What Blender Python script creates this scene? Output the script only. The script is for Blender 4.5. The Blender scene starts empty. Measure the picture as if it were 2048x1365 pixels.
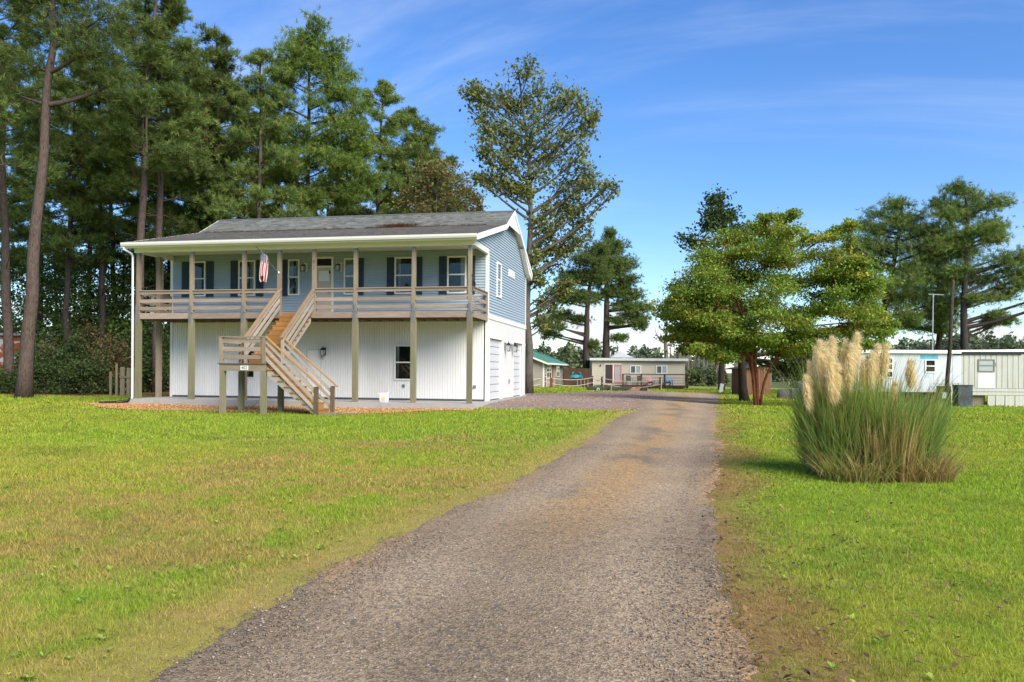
import bpy, math, random
import numpy as np
from mathutils import Vector, Matrix, Euler

R = math.radians
rng = np.random.default_rng(7)
random.seed(7)
scene = bpy.context.scene
COL = scene.collection

# ------------------------------------------------------------------ camera, sky, sun, exposure
CAM_H = 1.247
cd = bpy.data.cameras.new('camera')
cam = bpy.data.objects.new('camera', cd)
COL.objects.link(cam)
cam.matrix_world = Matrix.Translation((0, 0, CAM_H)) @ Matrix.Rotation(R(90), 4, 'X') @ Matrix.Rotation(R(0.423), 4, 'Z')
cd.sensor_width = 36.0
cd.lens = 28.22
cd.shift_y = 0.0288
cd.clip_start = 0.1
cd.clip_end = 3000
scene.camera = cam

SUN_EL, SUN_AZ = R(37), R(143)          # azimuth measured clockwise from +Y (camera looks along +Y)
world = bpy.data.worlds.new('World')
scene.world = world
world.use_nodes = True
wn = world.node_tree
wn.nodes.clear()

def wnode(t, **kw):
    n = wn.nodes.new(t)
    for k, v in kw.items():
        setattr(n, k, v)
    return n

def wmath(op, a, b=None, c=None, clamp=False):
    n = wnode('ShaderNodeMath', operation=op, use_clamp=clamp)
    for i, s in enumerate((a, b, c)):
        if s is None:
            continue
        if isinstance(s, (int, float)):
            n.inputs[i].default_value = s
        else:
            wn.links.new(s, n.inputs[i])
    return n.outputs[0]

def wmaprange(v, a, b, c, d, smooth=True):
    n = wnode('ShaderNodeMapRange', interpolation_type='SMOOTHSTEP' if smooth else 'LINEAR')
    wn.links.new(v, n.inputs[0])
    for i, x in enumerate((a, b, c, d)):
        n.inputs[i + 1].default_value = x
    return n.outputs[0]

out = wnode('ShaderNodeOutputWorld')
bg = wnode('ShaderNodeBackground')
wn.links.new(bg.outputs[0], out.inputs[0])
sky = wnode('ShaderNodeTexSky', sky_type='NISHITA')
sky.sun_disc = False
sky.sun_elevation = SUN_EL
sky.sun_rotation = SUN_AZ
sky.air_density = 1.0
sky.dust_density = 0.0
sky.ozone_density = 3.0
hs = wnode('ShaderNodeHueSaturation')
hs.inputs['Saturation'].default_value = 1.20
hs.inputs['Hue'].default_value = 0.508
wn.links.new(sky.outputs[0], hs.inputs['Color'])
tc = wnode('ShaderNodeTexCoord')
sep = wnode('ShaderNodeSeparateXYZ')
wn.links.new(tc.outputs['Generated'], sep.inputs[0])
dx, dy, dz = sep.outputs
zc = wmath('ADD', wmath('MAXIMUM', dz, 0.0), 0.14)
px = wmath('DIVIDE', dx, zc)
py = wmath('DIVIDE', dy, zc)

def wcomb(x, y, z):
    n = wnode('ShaderNodeCombineXYZ')
    for i, s in enumerate((x, y, z)):
        if isinstance(s, (int, float)):
            n.inputs[i].default_value = s
        else:
            wn.links.new(s, n.inputs[i])
    return n.outputs[0]

def wnoise(vec, scale, detail, rough, dist=0.0):
    n = wnode('ShaderNodeTexNoise')
    wn.links.new(vec, n.inputs['Vector'])
    n.inputs['Scale'].default_value = scale
    n.inputs['Detail'].default_value = detail
    n.inputs['Roughness'].default_value = rough
    n.inputs['Distortion'].default_value = dist
    return n.outputs[0]

# thin cirrus, streaked by the wind
cir = wnoise(wcomb(wmath('ADD', wmath('MULTIPLY', px, 0.42), 3.35), wmath('ADD', wmath('ADD', wmath('MULTIPLY', py, 0.95), wmath('MULTIPLY', px, 0.22)), 1.75), 2.1), 1.05, 7, 0.60, 0.6)
cirm = wmath('MULTIPLY', wmaprange(cir, 0.44, 0.84, 0.0, 0.62), wmaprange(dz, 0.02, 0.25, 0.35, 1.0))
# low cumulus banks along the horizon
cum = wnoise(wcomb(wmath('ADD', wmath('MULTIPLY', dx, 1.0), 1.73), wmath('MULTIPLY', dy, 1.0), wmath('MULTIPLY', dz, 2.1)), 7.5, 6, 0.52, 0.1)
band = wmath('MULTIPLY', wmaprange(dz, 0.0, 0.03, 0.75, 1.0), wmaprange(dz, 0.05, 0.12, 1.0, 0.0))
cumm = wmath('MULTIPLY', wmaprange(wmath('SUBTRACT', cum, wmath('MULTIPLY', dz, 0.7)), 0.495, 0.57, 0.0, 0.9), band)
mixA = wnode('ShaderNodeMix', data_type='RGBA')
wn.links.new(cirm, mixA.inputs[0])
tint = wnode('ShaderNodeMix', data_type='RGBA')
wn.links.new(wmaprange(dz, -0.05, 0.45, 0.0, 1.0), tint.inputs[0])
tint.inputs[6].default_value = (0.64, 0.68, 0.72, 1)
tint.inputs[7].default_value = (0.64, 0.74, 0.82, 1)
mul = wnode('ShaderNodeMix', data_type='RGBA', blend_type='MULTIPLY')
mul.inputs[0].default_value = 1.0
wn.links.new(hs.outputs[0], mul.inputs[6])
wn.links.new(tint.outputs[2], mul.inputs[7])
wn.links.new(mul.outputs[2], mixA.inputs[6])
mixA.inputs[7].default_value = (3.6, 3.9, 4.5, 1)
mixB = wnode('ShaderNodeMix', data_type='RGBA')
wn.links.new(cumm, mixB.inputs[0])
wn.links.new(mixA.outputs[2], mixB.inputs[6])
mixB.inputs[7].default_value = (3.7, 3.6, 3.65, 1)
wn.links.new(mixB.outputs[2], bg.inputs[0])
bg.inputs[1].default_value = 0.13

sd = bpy.data.lights.new('sun', 'SUN')
sd.energy = 3.3
sd.angle = R(45)
sd.color = (1.0, 0.93, 0.80)
sun = bpy.data.objects.new('sun', sd)
COL.objects.link(sun)
sdir = Vector((math.sin(SUN_AZ) * math.cos(SUN_EL), math.cos(SUN_AZ) * math.cos(SUN_EL), math.sin(SUN_EL)))
sun.rotation_euler = sdir.to_track_quat('Z', 'Y').to_euler()
sun.location = (40, -45, 60)

vs = scene.view_settings
vs.view_transform = 'Standard'
vs.look = 'None'
vs.exposure = 1.02
vs.gamma = 1.0
vs.use_curve_mapping = False
scene.cycles.max_bounces = 8
scene.cycles.transparent_max_bounces = 8
scene.cycles.use_denoising = True

# ------------------------------------------------------------------ materials
MATS = {}

def new_mat(name):
    m = bpy.data.materials.new(name)
    m.use_nodes = True
    nt = m.node_tree
    b = nt.nodes['Principled BSDF']
    return m, nt, b

def node(nt, t, ins=None, **kw):
    n = nt.nodes.new(t)
    for k, v in kw.items():
        setattr(n, k, v)
    for k, v in (ins or {}).items():
        if isinstance(v, bpy.types.NodeSocket):
            nt.links.new(v, n.inputs[k])
        else:
            n.inputs[k].default_value = v
    return n

def c4(c):
    return (c[0], c[1], c[2], 1.0)

def mixc(nt, f, a, b, blend='MIX'):
    n = nt.nodes.new('ShaderNodeMix')
    n.data_type = 'RGBA'
    n.blend_type = blend
    for i, v in ((0, f), (6, a), (7, b)):
        if isinstance(v, bpy.types.NodeSocket):
            nt.links.new(v, n.inputs[i])
        else:
            n.inputs[i].default_value = v if isinstance(v, (int, float)) else c4(v)
    return n.outputs[2]

def ramp01(nt, v, a, b):
    return node(nt, 'ShaderNodeMapRange', {0: v, 1: a, 2: b, 3: 0.0, 4: 1.0}, interpolation_type='SMOOTHSTEP').outputs[0]

def noise(nt, vec, scale, detail=5, rough=0.6, dist=0.0):
    return node(nt, 'ShaderNodeTexNoise', {'Vector': vec, 'Scale': scale, 'Detail': detail, 'Roughness': rough, 'Distortion': dist}).outputs[0]

def coords(nt, scale=(1, 1, 1), world_space=False):
    if world_space:
        g = nt.nodes.new('ShaderNodeNewGeometry')
        s = g.outputs['Position']
    else:
        s = nt.nodes.new('ShaderNodeTexCoord').outputs['Object']
    return node(nt, 'ShaderNodeMapping', {0: s, 3: scale}).outputs[0]

def bump(nt, b, h, strength, dist):
    n = node(nt, 'ShaderNodeBump', {'Strength': strength, 'Distance': dist, 'Height': h})
    nt.links.new(n.outputs[0], b.inputs['Normal'])

def plain(name, col, rough=0.6, var=0.12, scale=3.0, spec=0.3, metal=0.0, bump_s=0.0, dirt=None, dirt_amt=0.35, wscale=(1, 1, 1)):
    """painted / vinyl / metal surface: slightly uneven tone, optional dirt blotches"""
    if name in MATS:
        return MATS[name]
    m, nt, b = new_mat(name)
    v = coords(nt, wscale, True)
    n1 = noise(nt, v, scale, 6, 0.65)
    base = mixc(nt, n1, [c * (1 - var) for c in col], [min(1, c * (1 + var)) for c in col])
    if dirt:
        n2 = noise(nt, v, scale * 0.37, 7, 0.7, 0.3)
        f = node(nt, 'ShaderNodeMath', {0: ramp01(nt, n2, 0.5, 0.72), 1: dirt_amt}, operation='MULTIPLY').outputs[0]
        base = mixc(nt, f, base, dirt)
    nt.links.new(base, b.inputs['Base Color'])
    b.inputs['Roughness'].default_value = rough
    b.inputs['Specular IOR Level'].default_value = spec
    b.inputs['Metallic'].default_value = metal
    if bump_s:
        bump(nt, b, noise(nt, v, scale * 14, 4, 0.6), bump_s, 0.01)
    MATS[name] = m
    return m

def wood(name, col, dark, axis='x', rough=0.85, moss=None, moss_amt=0.5):
    key = name + '_' + axis
    if key in MATS:
        return MATS[key]
    m, nt, b = new_mat(key)
    st = {'x': (0.7, 14, 14), 'y': (14, 0.7, 14), 'z': (14, 14, 0.7)}[axis]
    v = coords(nt, st)
    r = nt.nodes.new('ShaderNodeObjectInfo').outputs['Random']
    off = node(nt, 'ShaderNodeVectorMath', {0: v, 1: node(nt, 'ShaderNodeCombineXYZ', {0: node(nt, 'ShaderNodeMath', {0: r, 1: 37.0}, operation='MULTIPLY').outputs[0], 1: r, 2: r}).outputs[0]}, operation='ADD').outputs[0]
    g = noise(nt, off, 2.6, 7, 0.65, 0.6)
    big = noise(nt, coords(nt, (1, 1, 1)), 1.7, 4, 0.6)
    base = mixc(nt, ramp01(nt, g, 0.3, 0.72), col, dark)
    base = mixc(nt, ramp01(nt, big, 0.35, 0.8), base, [c * 0.72 for c in col])
    tint = node(nt, 'ShaderNodeMapRange', {0: r, 1: 0.0, 2: 1.0, 3: 0.82, 4: 1.12}).outputs[0]
    base = mixc(nt, 1.0, base, node(nt, 'ShaderNodeCombineColor', {0: tint, 1: tint, 2: tint}).outputs[0], 'MULTIPLY')
    if moss:
        f = node(nt, 'ShaderNodeMath', {0: ramp01(nt, noise(nt, coords(nt, (1, 1, 0.35)), 2.3, 5, 0.6), 0.42, 0.66), 1: moss_amt}, operation='MULTIPLY').outputs[0]
        base = mixc(nt, f, base, moss)
    nt.links.new(base, b.inputs['Base Color'])
    b.inputs['Roughness'].default_value = rough
    b.inputs['Specular IOR Level'].default_value = 0.2
    bump(nt, b, g, 0.35, 0.006)
    MATS[key] = m
    return m

def foliage(name, tint=(1, 1, 1), trans=0.3, rough=0.6, rand=0.25):
    """leaf colour comes from the mesh's own leaf-by-leaf colour attribute"""
    if name in MATS:
        return MATS[name]
    m, nt, b = new_mat(name)
    a = node(nt, 'ShaderNodeVertexColor', layer_name='Col').outputs[0]
    r = nt.nodes.new('ShaderNodeObjectInfo').outputs['Random']
    k = node(nt, 'ShaderNodeMapRange', {0: r, 1: 0.0, 2: 1.0, 3: 1 - rand, 4: 1 + rand}).outputs[0]
    base = mixc(nt, 1.0, a, node(nt, 'ShaderNodeCombineColor', {0: k, 1: k, 2: k}).outputs[0], 'MULTIPLY')
    base = mixc(nt, 1.0, base, tint, 'MULTIPLY')
    d = node(nt, 'ShaderNodeBsdfPrincipled', {'Base Color': base, 'Roughness': rough, 'Specular IOR Level': 0.25})
    t = node(nt, 'ShaderNodeBsdfTranslucent', {'Color': mixc(nt, 1.0, base, (1.25, 1.3, 0.7), 'MULTIPLY')})
    mx = node(nt, 'ShaderNodeMixShader', {0: trans, 1: d.outputs[0], 2: t.outputs[0]})
    nt.links.new(mx.outputs[0], nt.nodes['Material Output'].inputs['Surface'])
    nt.nodes.remove(b)
    MATS[name] = m
    return m

def vcol_mat(name, rough=0.9, nscale=40.0, namt=0.35, bump_s=0.4, bump_d=0.01, bscale=None, spec=0.2):
    """ground-like surface: large colour areas from the vertex colours, grain from noise"""
    if name in MATS:
        return MATS[name]
    m, nt, b = new_mat(name)
    a = node(nt, 'ShaderNodeVertexColor', layer_name='Col').outputs[0]
    v = coords(nt, (1, 1, 1), True)
    n1 = noise(nt, v, nscale, 8, 0.75)
    n2 = noise(nt, v, nscale * 0.13, 5, 0.6)
    k = node(nt, 'ShaderNodeMapRange', {0: n1, 1: 0.25, 2: 0.75, 3: 1 - namt, 4: 1 + namt}).outputs[0]
    k2 = node(nt, 'ShaderNodeMapRange', {0: n2, 1: 0.25, 2: 0.75, 3: 1 - namt * 0.4, 4: 1 + namt * 0.4}).outputs[0]
    kk = node(nt, 'ShaderNodeMath', {0: k, 1: k2}, operation='MULTIPLY').outputs[0]
    base = mixc(nt, 1.0, a, node(nt, 'ShaderNodeCombineColor', {0: kk, 1: kk, 2: kk}).outputs[0], 'MULTIPLY')
    nt.links.new(base, b.inputs['Base Color'])
    b.inputs['Roughness'].default_value = rough
    b.inputs['Specular IOR Level'].default_value = spec
    bump(nt, b, noise(nt, v, bscale or nscale, 6, 0.7), bump_s, bump_d)
    MATS[name] = m
    return m

def bark(name, c1, c2, sc=(7, 7, 1.6)):
    if name in MATS:
        return MATS[name]
    m, nt, b = new_mat(name)
    v = coords(nt, sc)
    n1 = noise(nt, v, 2.2, 7, 0.7, 0.5)
    vo = node(nt, 'ShaderNodeTexVoronoi', {'Vector': v, 'Scale': 1.6}).outputs[0]
    base = mixc(nt, ramp01(nt, n1, 0.3, 0.7), c1, c2)
    base = mixc(nt, ramp01(nt, vo, 0.0, 0.35), [c * 0.55 for c in c2], base)
    nt.links.new(base, b.inputs['Base Color'])
    b.inputs['Roughness'].default_value = 0.95
    b.inputs['Specular IOR Level'].default_value = 0.1
    bump(nt, b, vo, 0.7, 0.03)
    MATS[name] = m
    return m

def thin_glass(name='thin_glass'):
    if name in MATS:
        return MATS[name]
    m, nt, b = new_mat(name)
    fr = node(nt, 'ShaderNodeFresnel', {'IOR': 1.42})
    gl = node(nt, 'ShaderNodeBsdfGlossy', {'Color': (1, 1, 1, 1), 'Roughness': 0.02})
    tr = node(nt, 'ShaderNodeBsdfTransparent', {'Color': (.82, .86, .84, 1)})
    mx = node(nt, 'ShaderNodeMixShader', {0: fr.outputs[0], 1: tr.outputs[0], 2: gl.outputs[0]})
    nt.links.new(mx.outputs[0], nt.nodes['Material Output'].inputs['Surface'])
    nt.nodes.remove(b)
    MATS[name] = m
    return m

def glass_mat(name='window_glass', col=(0.012, 0.014, 0.013), ior=1.5, rough=0.03):
    if name in MATS:
        return MATS[name]
    m, nt, b = new_mat(name)
    b.inputs['Base Color'].default_value = c4(col)
    b.inputs['Roughness'].default_value = rough
    b.inputs['IOR'].default_value = ior
    v = coords(nt, (1, 1, 1), True)
    bump(nt, b, noise(nt, v, 1.4, 2, 0.5), 0.03, 0.05)
    MATS[name] = m
    return m

# ------------------------------------------------------------------ mesh helpers
class MB:
    def __init__(self):
        self.v = []
        self.f = []

    def add(self, vs, fs):
        o = len(self.v)
        self.v.extend([tuple(p) for p in vs])
        self.f.extend([tuple(i + o for i in f) for f in fs])
        return self

    def box(self, x0, x1, y0, y1, z0, z1):
        return self.add([(x0, y0, z0), (x1, y0, z0), (x1, y1, z0), (x0, y1, z0), (x0, y0, z1), (x1, y0, z1), (x1, y1, z1), (x0, y1, z1)],
                        [(0, 3, 2, 1), (4, 5, 6, 7), (0, 1, 5, 4), (1, 2, 6, 5), (2, 3, 7, 6), (3, 0, 4, 7)])

    def hexa(self, p):
        """eight corners: bottom ring then top ring"""
        return self.add(p, [(0, 3, 2, 1), (4, 5, 6, 7), (0, 1, 5, 4), (1, 2, 6, 5), (2, 3, 7, 6), (3, 0, 4, 7)])

    def bar(self, a, b, w, h, up=(0, 0, 1)):
        """rectangular bar from a to b, w across, h along up"""
        a, b, up = Vector(a), Vector(b), Vector(up)
        d = (b - a).normalized()
        s = d.cross(up)
        if s.length < 1e-5:
            s = d.cross(Vector((1, 0, 0)))
        s.normalize()
        u = s.cross(d).normalized()
        s *= w / 2
        u *= h / 2
        return self.hexa([a - s - u, a + s - u, b + s - u, b - s - u, a - s + u, a + s + u, b + s + u, b - s + u])

    def prism(self, poly, axis, a0, a1):
        """extrude a 2-d polygon along axis ('x': poly is (y,z); 'y': (x,z); 'z': (x,y))"""
        def mk(p, a):
            return {'x': (a, p[0], p[1]), 'y': (p[0], a, p[1]), 'z': (p[0], p[1], a)}[axis]
        n = len(poly)
        vs = [mk(p, a0) for p in poly] + [mk(p, a1) for p in poly]
        fs = [tuple(range(n)), tuple(range(2 * n - 1, n - 1, -1))]
        fs += [(i, n + i, n + (i + 1) % n, (i + 1) % n) for i in range(n)]
        return self.add(vs, fs)

    def tube(self, pts, rad, sides=6, cap=True):
        pts = [Vector(p) for p in pts]
        n = len(pts)
        if isinstance(rad, (int, float)):
            rad = [rad] * n
        vs, fs = [], []
        ref = Vector((0.31, 0.93, 0.17))
        for i, p in enumerate(pts):
            d = (pts[min(i + 1, n - 1)] - pts[max(i - 1, 0)])
            d.normalize()
            s = d.cross(ref)
            if s.length < 1e-4:
                s = d.cross(Vector((1, 0, 0)))
            s.normalize()
            u = d.cross(s)
            for k in range(sides):
                a = 2 * math.pi * k / sides
                vs.append(p + (s * math.cos(a) + u * math.sin(a)) * rad[i])
        for i in range(n - 1):
            for k in range(sides):
                k2 = (k + 1) % sides
                fs.append((i * sides + k, i * sides + k2, (i + 1) * sides + k2, (i + 1) * sides + k))
        if cap:
            fs.append(tuple(range(sides - 1, -1, -1)))
            fs.append(tuple(range((n - 1) * sides, n * sides)))
        return self.add(vs, fs)

    def lathe(self, prof, sides=16, c=(0, 0, 0)):
        """profile of (r, z)"""
        vs, fs = [], []
        for r_, z in prof:
            for k in range(sides):
                a = 2 * math.pi * k / sides
                vs.append((c[0] + r_ * math.cos(a), c[1] + r_ * math.sin(a), c[2] + z))
        n = len(prof)
        for i in range(n - 1):
            for k in range(sides):
                k2 = (k + 1) % sides
                fs.append((i * sides + k, i * sides + k2, (i + 1) * sides + k2, (i + 1) * sides + k))
        fs.append(tuple(range(sides - 1, -1, -1)))
        fs.append(tuple(range((n - 1) * sides, n * sides)))
        return self.add(vs, fs)

    def build(self, name, mat, parent=None, smooth=False, loc=None):
        me = bpy.data.meshes.new(name)
        me.from_pydata(self.v, [], self.f)
        if smooth:
            me.polygons.foreach_set('use_smooth', [True] * len(me.polygons))
        me.update()
        return link(name, me, mat, parent, loc)

def link(name, me, mat=None, parent=None, loc=None):
    o = bpy.data.objects.new(name, me)
    COL.objects.link(o)
    if mat is not None and len(me.materials) == 0:
        me.materials.append(mat)
    if parent is not None:
        o.parent = parent
    if loc is not None:
        o.location = loc
    return o

def np_mesh(name, verts, faces, cols=None, smooth=False):
    """verts (n,3); faces (m,k) all the same size; cols (n,3) per-vertex linear colours"""
    me = bpy.data.meshes.new(name)
    verts = np.asarray(verts, np.float32)
    faces = np.asarray(faces, np.int32)
    n, (m, k) = len(verts), faces.shape
    me.vertices.add(n)
    me.vertices.foreach_set('co', verts.ravel())
    me.loops.add(m * k)
    me.loops.foreach_set('vertex_index', faces.ravel())
    me.polygons.add(m)
    me.polygons.foreach_set('loop_start', np.arange(0, m * k, k, dtype=np.int32))
    me.polygons.foreach_set('loop_total', np.full(m, k, np.int32))
    if smooth:
        me.polygons.foreach_set('use_smooth', np.ones(m, bool))
    me.update(calc_edges=True)
    if cols is not None:
        a = me.color_attributes.new('Col', 'FLOAT_COLOR', 'POINT')
        c = np.ones((n, 4), np.float32)
        c[:, :3] = cols
        a.data.foreach_set('color', c.ravel())
    return me

def tag(o, label=None, cat=None, group=None, kind=None):
    if label:
        o['label'] = label
    if cat:
        o['category'] = cat
    if group:
        o['group'] = group
    if kind:
        o['kind'] = kind
    return o

def thing(name, label, cat, loc=(0, 0, 0), rz=0.0, group=None):
    o = bpy.data.objects.new(name, None)
    COL.objects.link(o)
    o.location = loc
    o.rotation_euler = (0, 0, rz)
    return tag(o, label, cat, group)

def box(name, x0, x1, y0, y1, z0, z1, mat, parent):
    return MB().box(x0, x1, y0, y1, z0, z1).build(name, mat, parent)

def copy_tree(o, parent=None):
    c = o.copy()
    COL.objects.link(c)
    c.parent = parent
    for ch in list(o.children):
        copy_tree(ch, c)
    return c

# ------------------------------------------------------------------ value noise for layouts
_tab = np.random.default_rng(11).random((256, 256))

def vnoise(x, y):
    x = np.asarray(x, float)
    y = np.asarray(y, float)
    xi, yi = np.floor(x).astype(int), np.floor(y).astype(int)
    fx, fy = x - xi, y - yi
    fx, fy = fx * fx * (3 - 2 * fx), fy * fy * (3 - 2 * fy)
    g = lambda a, b: _tab[a % 256, b % 256]
    return (g(xi, yi) * (1 - fx) + g(xi + 1, yi) * fx) * (1 - fy) + (g(xi, yi + 1) * (1 - fx) + g(xi + 1, yi + 1) * fx) * fy

def fbm(x, y, s=1.0, o=4):
    t, a, n = 0.0, 0.5, 0.0
    for i in range(o):
        t = t + a * vnoise(np.asarray(x) * s + 17.3 * i, np.asarray(y) * s + 9.1 * i)
        n += a
        a *= 0.55
        s *= 2.05
    return t / n

def sstep(a, b, x):
    t = np.clip((np.asarray(x, float) - a) / (b - a), 0, 1)
    return t * t * (3 - 2 * t)
# ------------------------------------------------------------------ lie of the land
TH = 0.1944
HX, HY = -0.9914, 32.3026
CT, ST = math.cos(TH), math.sin(TH)

def hw(x, y):
    """house-local (x right along the front, y towards the back) to world"""
    return HX + x * CT + y * ST, HY - x * ST + y * CT

def hl(X, Y):
    a, b = X - HX, Y - HY
    return a * CT - b * ST, a * ST + b * CT

CTRL = np.array([
    (0, -10, -.45), (0, 0, -.42), (0, 8, -.42), (-8, 10, -.41), (8, 10, -.42), (3, 18, -.40), (-8, 20, -.38), (12, 20, -.45), (-18, 25, -.35),
    (-9.3, 27.6, -.35), (-5.5, 27, -.33), (-13, 28.6, -.34), (-8.4, 31, -.2), (-1.6, 29.4, -.19), (-14.5, 32.5, -.2), (2.7, 35.6, -.06), (1.2, 40, -.05), (-1, 33.5, -.08), (0.5, 37, -.05),
    (-8, 38, -.2), (-4, 36, -.15), (-12, 40, -.2), (5, 31, -.28), (6, 62, -.36), (12, 75, -.46), (3, 75, -.32), (13, 42, -.45), (27, 50, -.75), (24, 40, -.62), (20, 30, -.5),
    (35, 50, -.8), (30, 20, -.6), (-24, 39, -.28), (-40, 40, -.25), (-15, 60, -.2), (0, 120, -.6), (40, 120, -.8), (-60, 100, -.3), (60, 60, -.9), (19, 60, -.52), (-25, 15, -.38), (25, 5, -.5)])

def gz(X, Y):
    X = np.asarray(X, float)
    Y = np.asarray(Y, float)
    num = np.zeros(np.broadcast(X, Y).shape)
    den = np.zeros_like(num)
    for a, b, z in CTRL:
        w = 1.0 / (((X - a) ** 2 + (Y - b) ** 2) + 3.0) ** 2
        num += w * z
        den += w
    return num / den

def g1(X, Y):
    return float(gz(X, Y))

LE = np.array([(-2.9, -12), (-2.5, 0), (-2.3, 2.5), (-1.99, 4.2), (-1.56, 6.6), (-1.04, 8.7), (-.16, 11.3), (.71, 14.7), (2.41, 21.9), (4.84, 31.5), (6.6, 40), (9.2, 52), (11.3, 62), (12.0, 66)])
RE = np.array([(1.0, -12), (1.15, 0), (1.25, 2.5), (1.40, 4.3), (1.55, 5.4), (2.2, 8.65), (3.35, 12.9), (5.07, 19.5), (9.0, 35), (14.9, 58), (16.4, 64), (16.6, 66)])

def left_edge(Y):
    Y = np.asarray(Y, float)
    return np.interp(Y, LE[:, 1], LE[:, 0]) + ((fbm(Y * 0 + 3.3, Y, .8, 4) - .5) * 0.4 + (fbm(Y * 0 + 5.1, Y, 4.6, 4) - .5) * .38) * np.clip(Y / 14, .6, 1.5)

def right_edge(Y):
    Y = np.asarray(Y, float)
    return np.interp(Y, RE[:, 1], RE[:, 0]) + ((fbm(Y * 0 + 8.8, Y, 1.0, 4) - .5) * 0.5 + (fbm(Y * 0 + 2.7, Y, 4.9, 4) - .5) * .42) * np.clip(Y / 14, .6, 1.5)

YARD = np.array([(-1.75, 30.0), (0.2, 29.75), (1.8, 30.1), (4.9, 31.3), (9.6, 38), (15, 58), (16.0, 63.5), (11.5, 67.2), (6, 62.2), (.9, 53.5), (-3.5, 51), (-3.5, 33)])

def in_poly(P, X, Y):
    c = np.zeros(np.broadcast(X, Y).shape, bool)
    j = len(P) - 1
    for i in range(len(P)):
        xi, yi = P[i]
        xj, yj = P[j]
        hit = ((yi > Y) != (yj > Y)) & (X < (xj - xi) * (Y - yi) / (yj - yi + 1e-12) + xi)
        c ^= hit
        j = i
    return c

def in_yard(X, Y):
    k = (fbm(X, Y, .6, 3) - .5) * 1.5
    return in_poly(YARD, X + k * .6, Y + k)

def in_road(X, Y, m=0.0):
    return (X > left_edge(Y) - m) & (X < right_edge(Y) + m) & (Y < 66)

def mulch_front(x):
    """front line of the mulch bed in house-local y"""
    return -2.75 - 2.35 * sstep(-17.0, -13.0, x) * (1 - 0.45 * sstep(-5, 0.3, x)) + (fbm(x, x * 0, 1.7, 3) - .5) * .35

def in_mulch(X, Y):
    x, y = hl(X, Y)
    return (x > -16.8) & (x < .35) & (y < -2.5) & (y > mulch_front(x))

def in_house(X, Y):
    x, y = hl(X, Y)
    return (x > -14.35) & (x < .03) & (y < 8.6) & (y > -2.72)

def in_litter(X, Y):
    """pine straw under the trees left of and behind the house"""
    x, y = hl(X, Y)
    k = (fbm(X, Y, .35, 4) - .5)
    a = (y + k * 3 > 4.6 - .10 * (x + 14)) & (x < -13.5)
    return (a & (Y > 33)) | ((y > 10 + k * 3) & (X < -2))

def lawn_col(X, Y):
    """linear colour of the turf"""
    X = np.asarray(X, float)
    Y = np.asarray(Y, float)
    n1 = fbm(X, Y, .16, 4)
    n2 = fbm(X + 40, Y, .7, 4)
    n3 = fbm(X, Y + 70, 3.1, 3)
    green = np.array((.29, .41, .034))
    lime = np.array((.41, .405, .05))
    straw = np.array((.50, .38, .12))
    brown = np.array((.34, .20, .07))
    dark = np.array((.12, .20, .02))
    n4 = fbm(X + 5, Y + 31, 7.5, 2)
    t = np.clip((n1 - .36) * 1.7 + (n3 - .5) * 1.1 + (n4 - .5) * .9 - .10 * sstep(1, 6, X) + .12, 0, 1)[..., None]
    c = green * (1 - t) + lime * t
    dk = (sstep(.58, .78, n2) * .40)[..., None]
    c = c * (1 - dk) + dark * dk
    le = np.interp(Y, LE[:, 1], LE[:, 0])
    re = np.interp(Y, RE[:, 1], RE[:, 0])
    dl = np.where(Y < 31, le - X, 50)
    dr = X - re
    dl = np.where(dl < -0.6, 50, dl)
    dr = np.where(dr < -0.6, 50, dr)
    # thin yellow moss along the left verge, dead brown turf along the right one
    a = (sstep(1.0, .15, dl + (n2 - .5) * .8) * .85)[..., None]
    c = c * (1 - a) + (straw * .55 + lime * .42) * a
    a = (sstep(.85, .0, dr + (n2 - .5) * 1.6) * sstep(.2, .6, n3 + .25) * (1 - .55 * sstep(16, 30, Y)) * np.clip(.35 + 1.15 * n4, 0, 1))[..., None]
    c = c * (1 - a) + (brown * .85 + straw * .12) * a
    # worn patches in the front lawn
    w = np.exp(-(((X + 2.3 - (Y - 13) * .12) / 3.2) ** 2 + ((Y - 13.0) / 6.5) ** 2)) * 1.35 + .75 * np.exp(-(((X + 4.5) / 6) ** 2 + ((Y - 8) / 6) ** 2))
    a = (np.clip(w * sstep(.36, .70, n2 * .40 + n3 * .35 + n4 * .25), 0, .8))[..., None]
    c = c * (1 - a) + (brown * .35 + straw * .65) * a
    return c * (0.80 + .22 * n3[..., None] + .2 * n4[..., None])

def axis_lin(segs):
    out = []
    for a, b, s in segs:
        out.extend(np.arange(a, b - 1e-6, s))
    out.append(segs[-1][1])
    return np.array(out)

def grid_sheet(name, xs, ys, dz, colf, keep=None, mat=None, kind='structure'):
    X, Y = np.meshgrid(xs, ys)
    Z = gz(X, Y) + dz
    far = np.hypot(X, Y - 30)
    nx, ny = len(xs), len(ys)
    V = np.stack([X, Y, Z], -1).reshape(-1, 3)
    idx = np.arange(nx * ny).reshape(ny, nx)
    F = np.stack([idx[:-1, :-1], idx[:-1, 1:], idx[1:, 1:], idx[1:, :-1]], -1).reshape(-1, 4)
    if keep is not None:
        cx = (X[:-1, :-1] + X[1:, 1:]) / 2
        cy = (Y[:-1, :-1] + Y[1:, 1:]) / 2
        F = F[keep(cx, cy).ravel()]
        used = np.unique(F)
        remap = np.full(len(V), -1)
        remap[used] = np.arange(len(used))
        V, F = V[used], remap[F]
    cols = colf(V[:, 0], V[:, 1])
    me = np_mesh(name, V, F, cols, smooth=True)
    o = link(name, me, mat)
    return tag(o, kind=kind)

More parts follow.
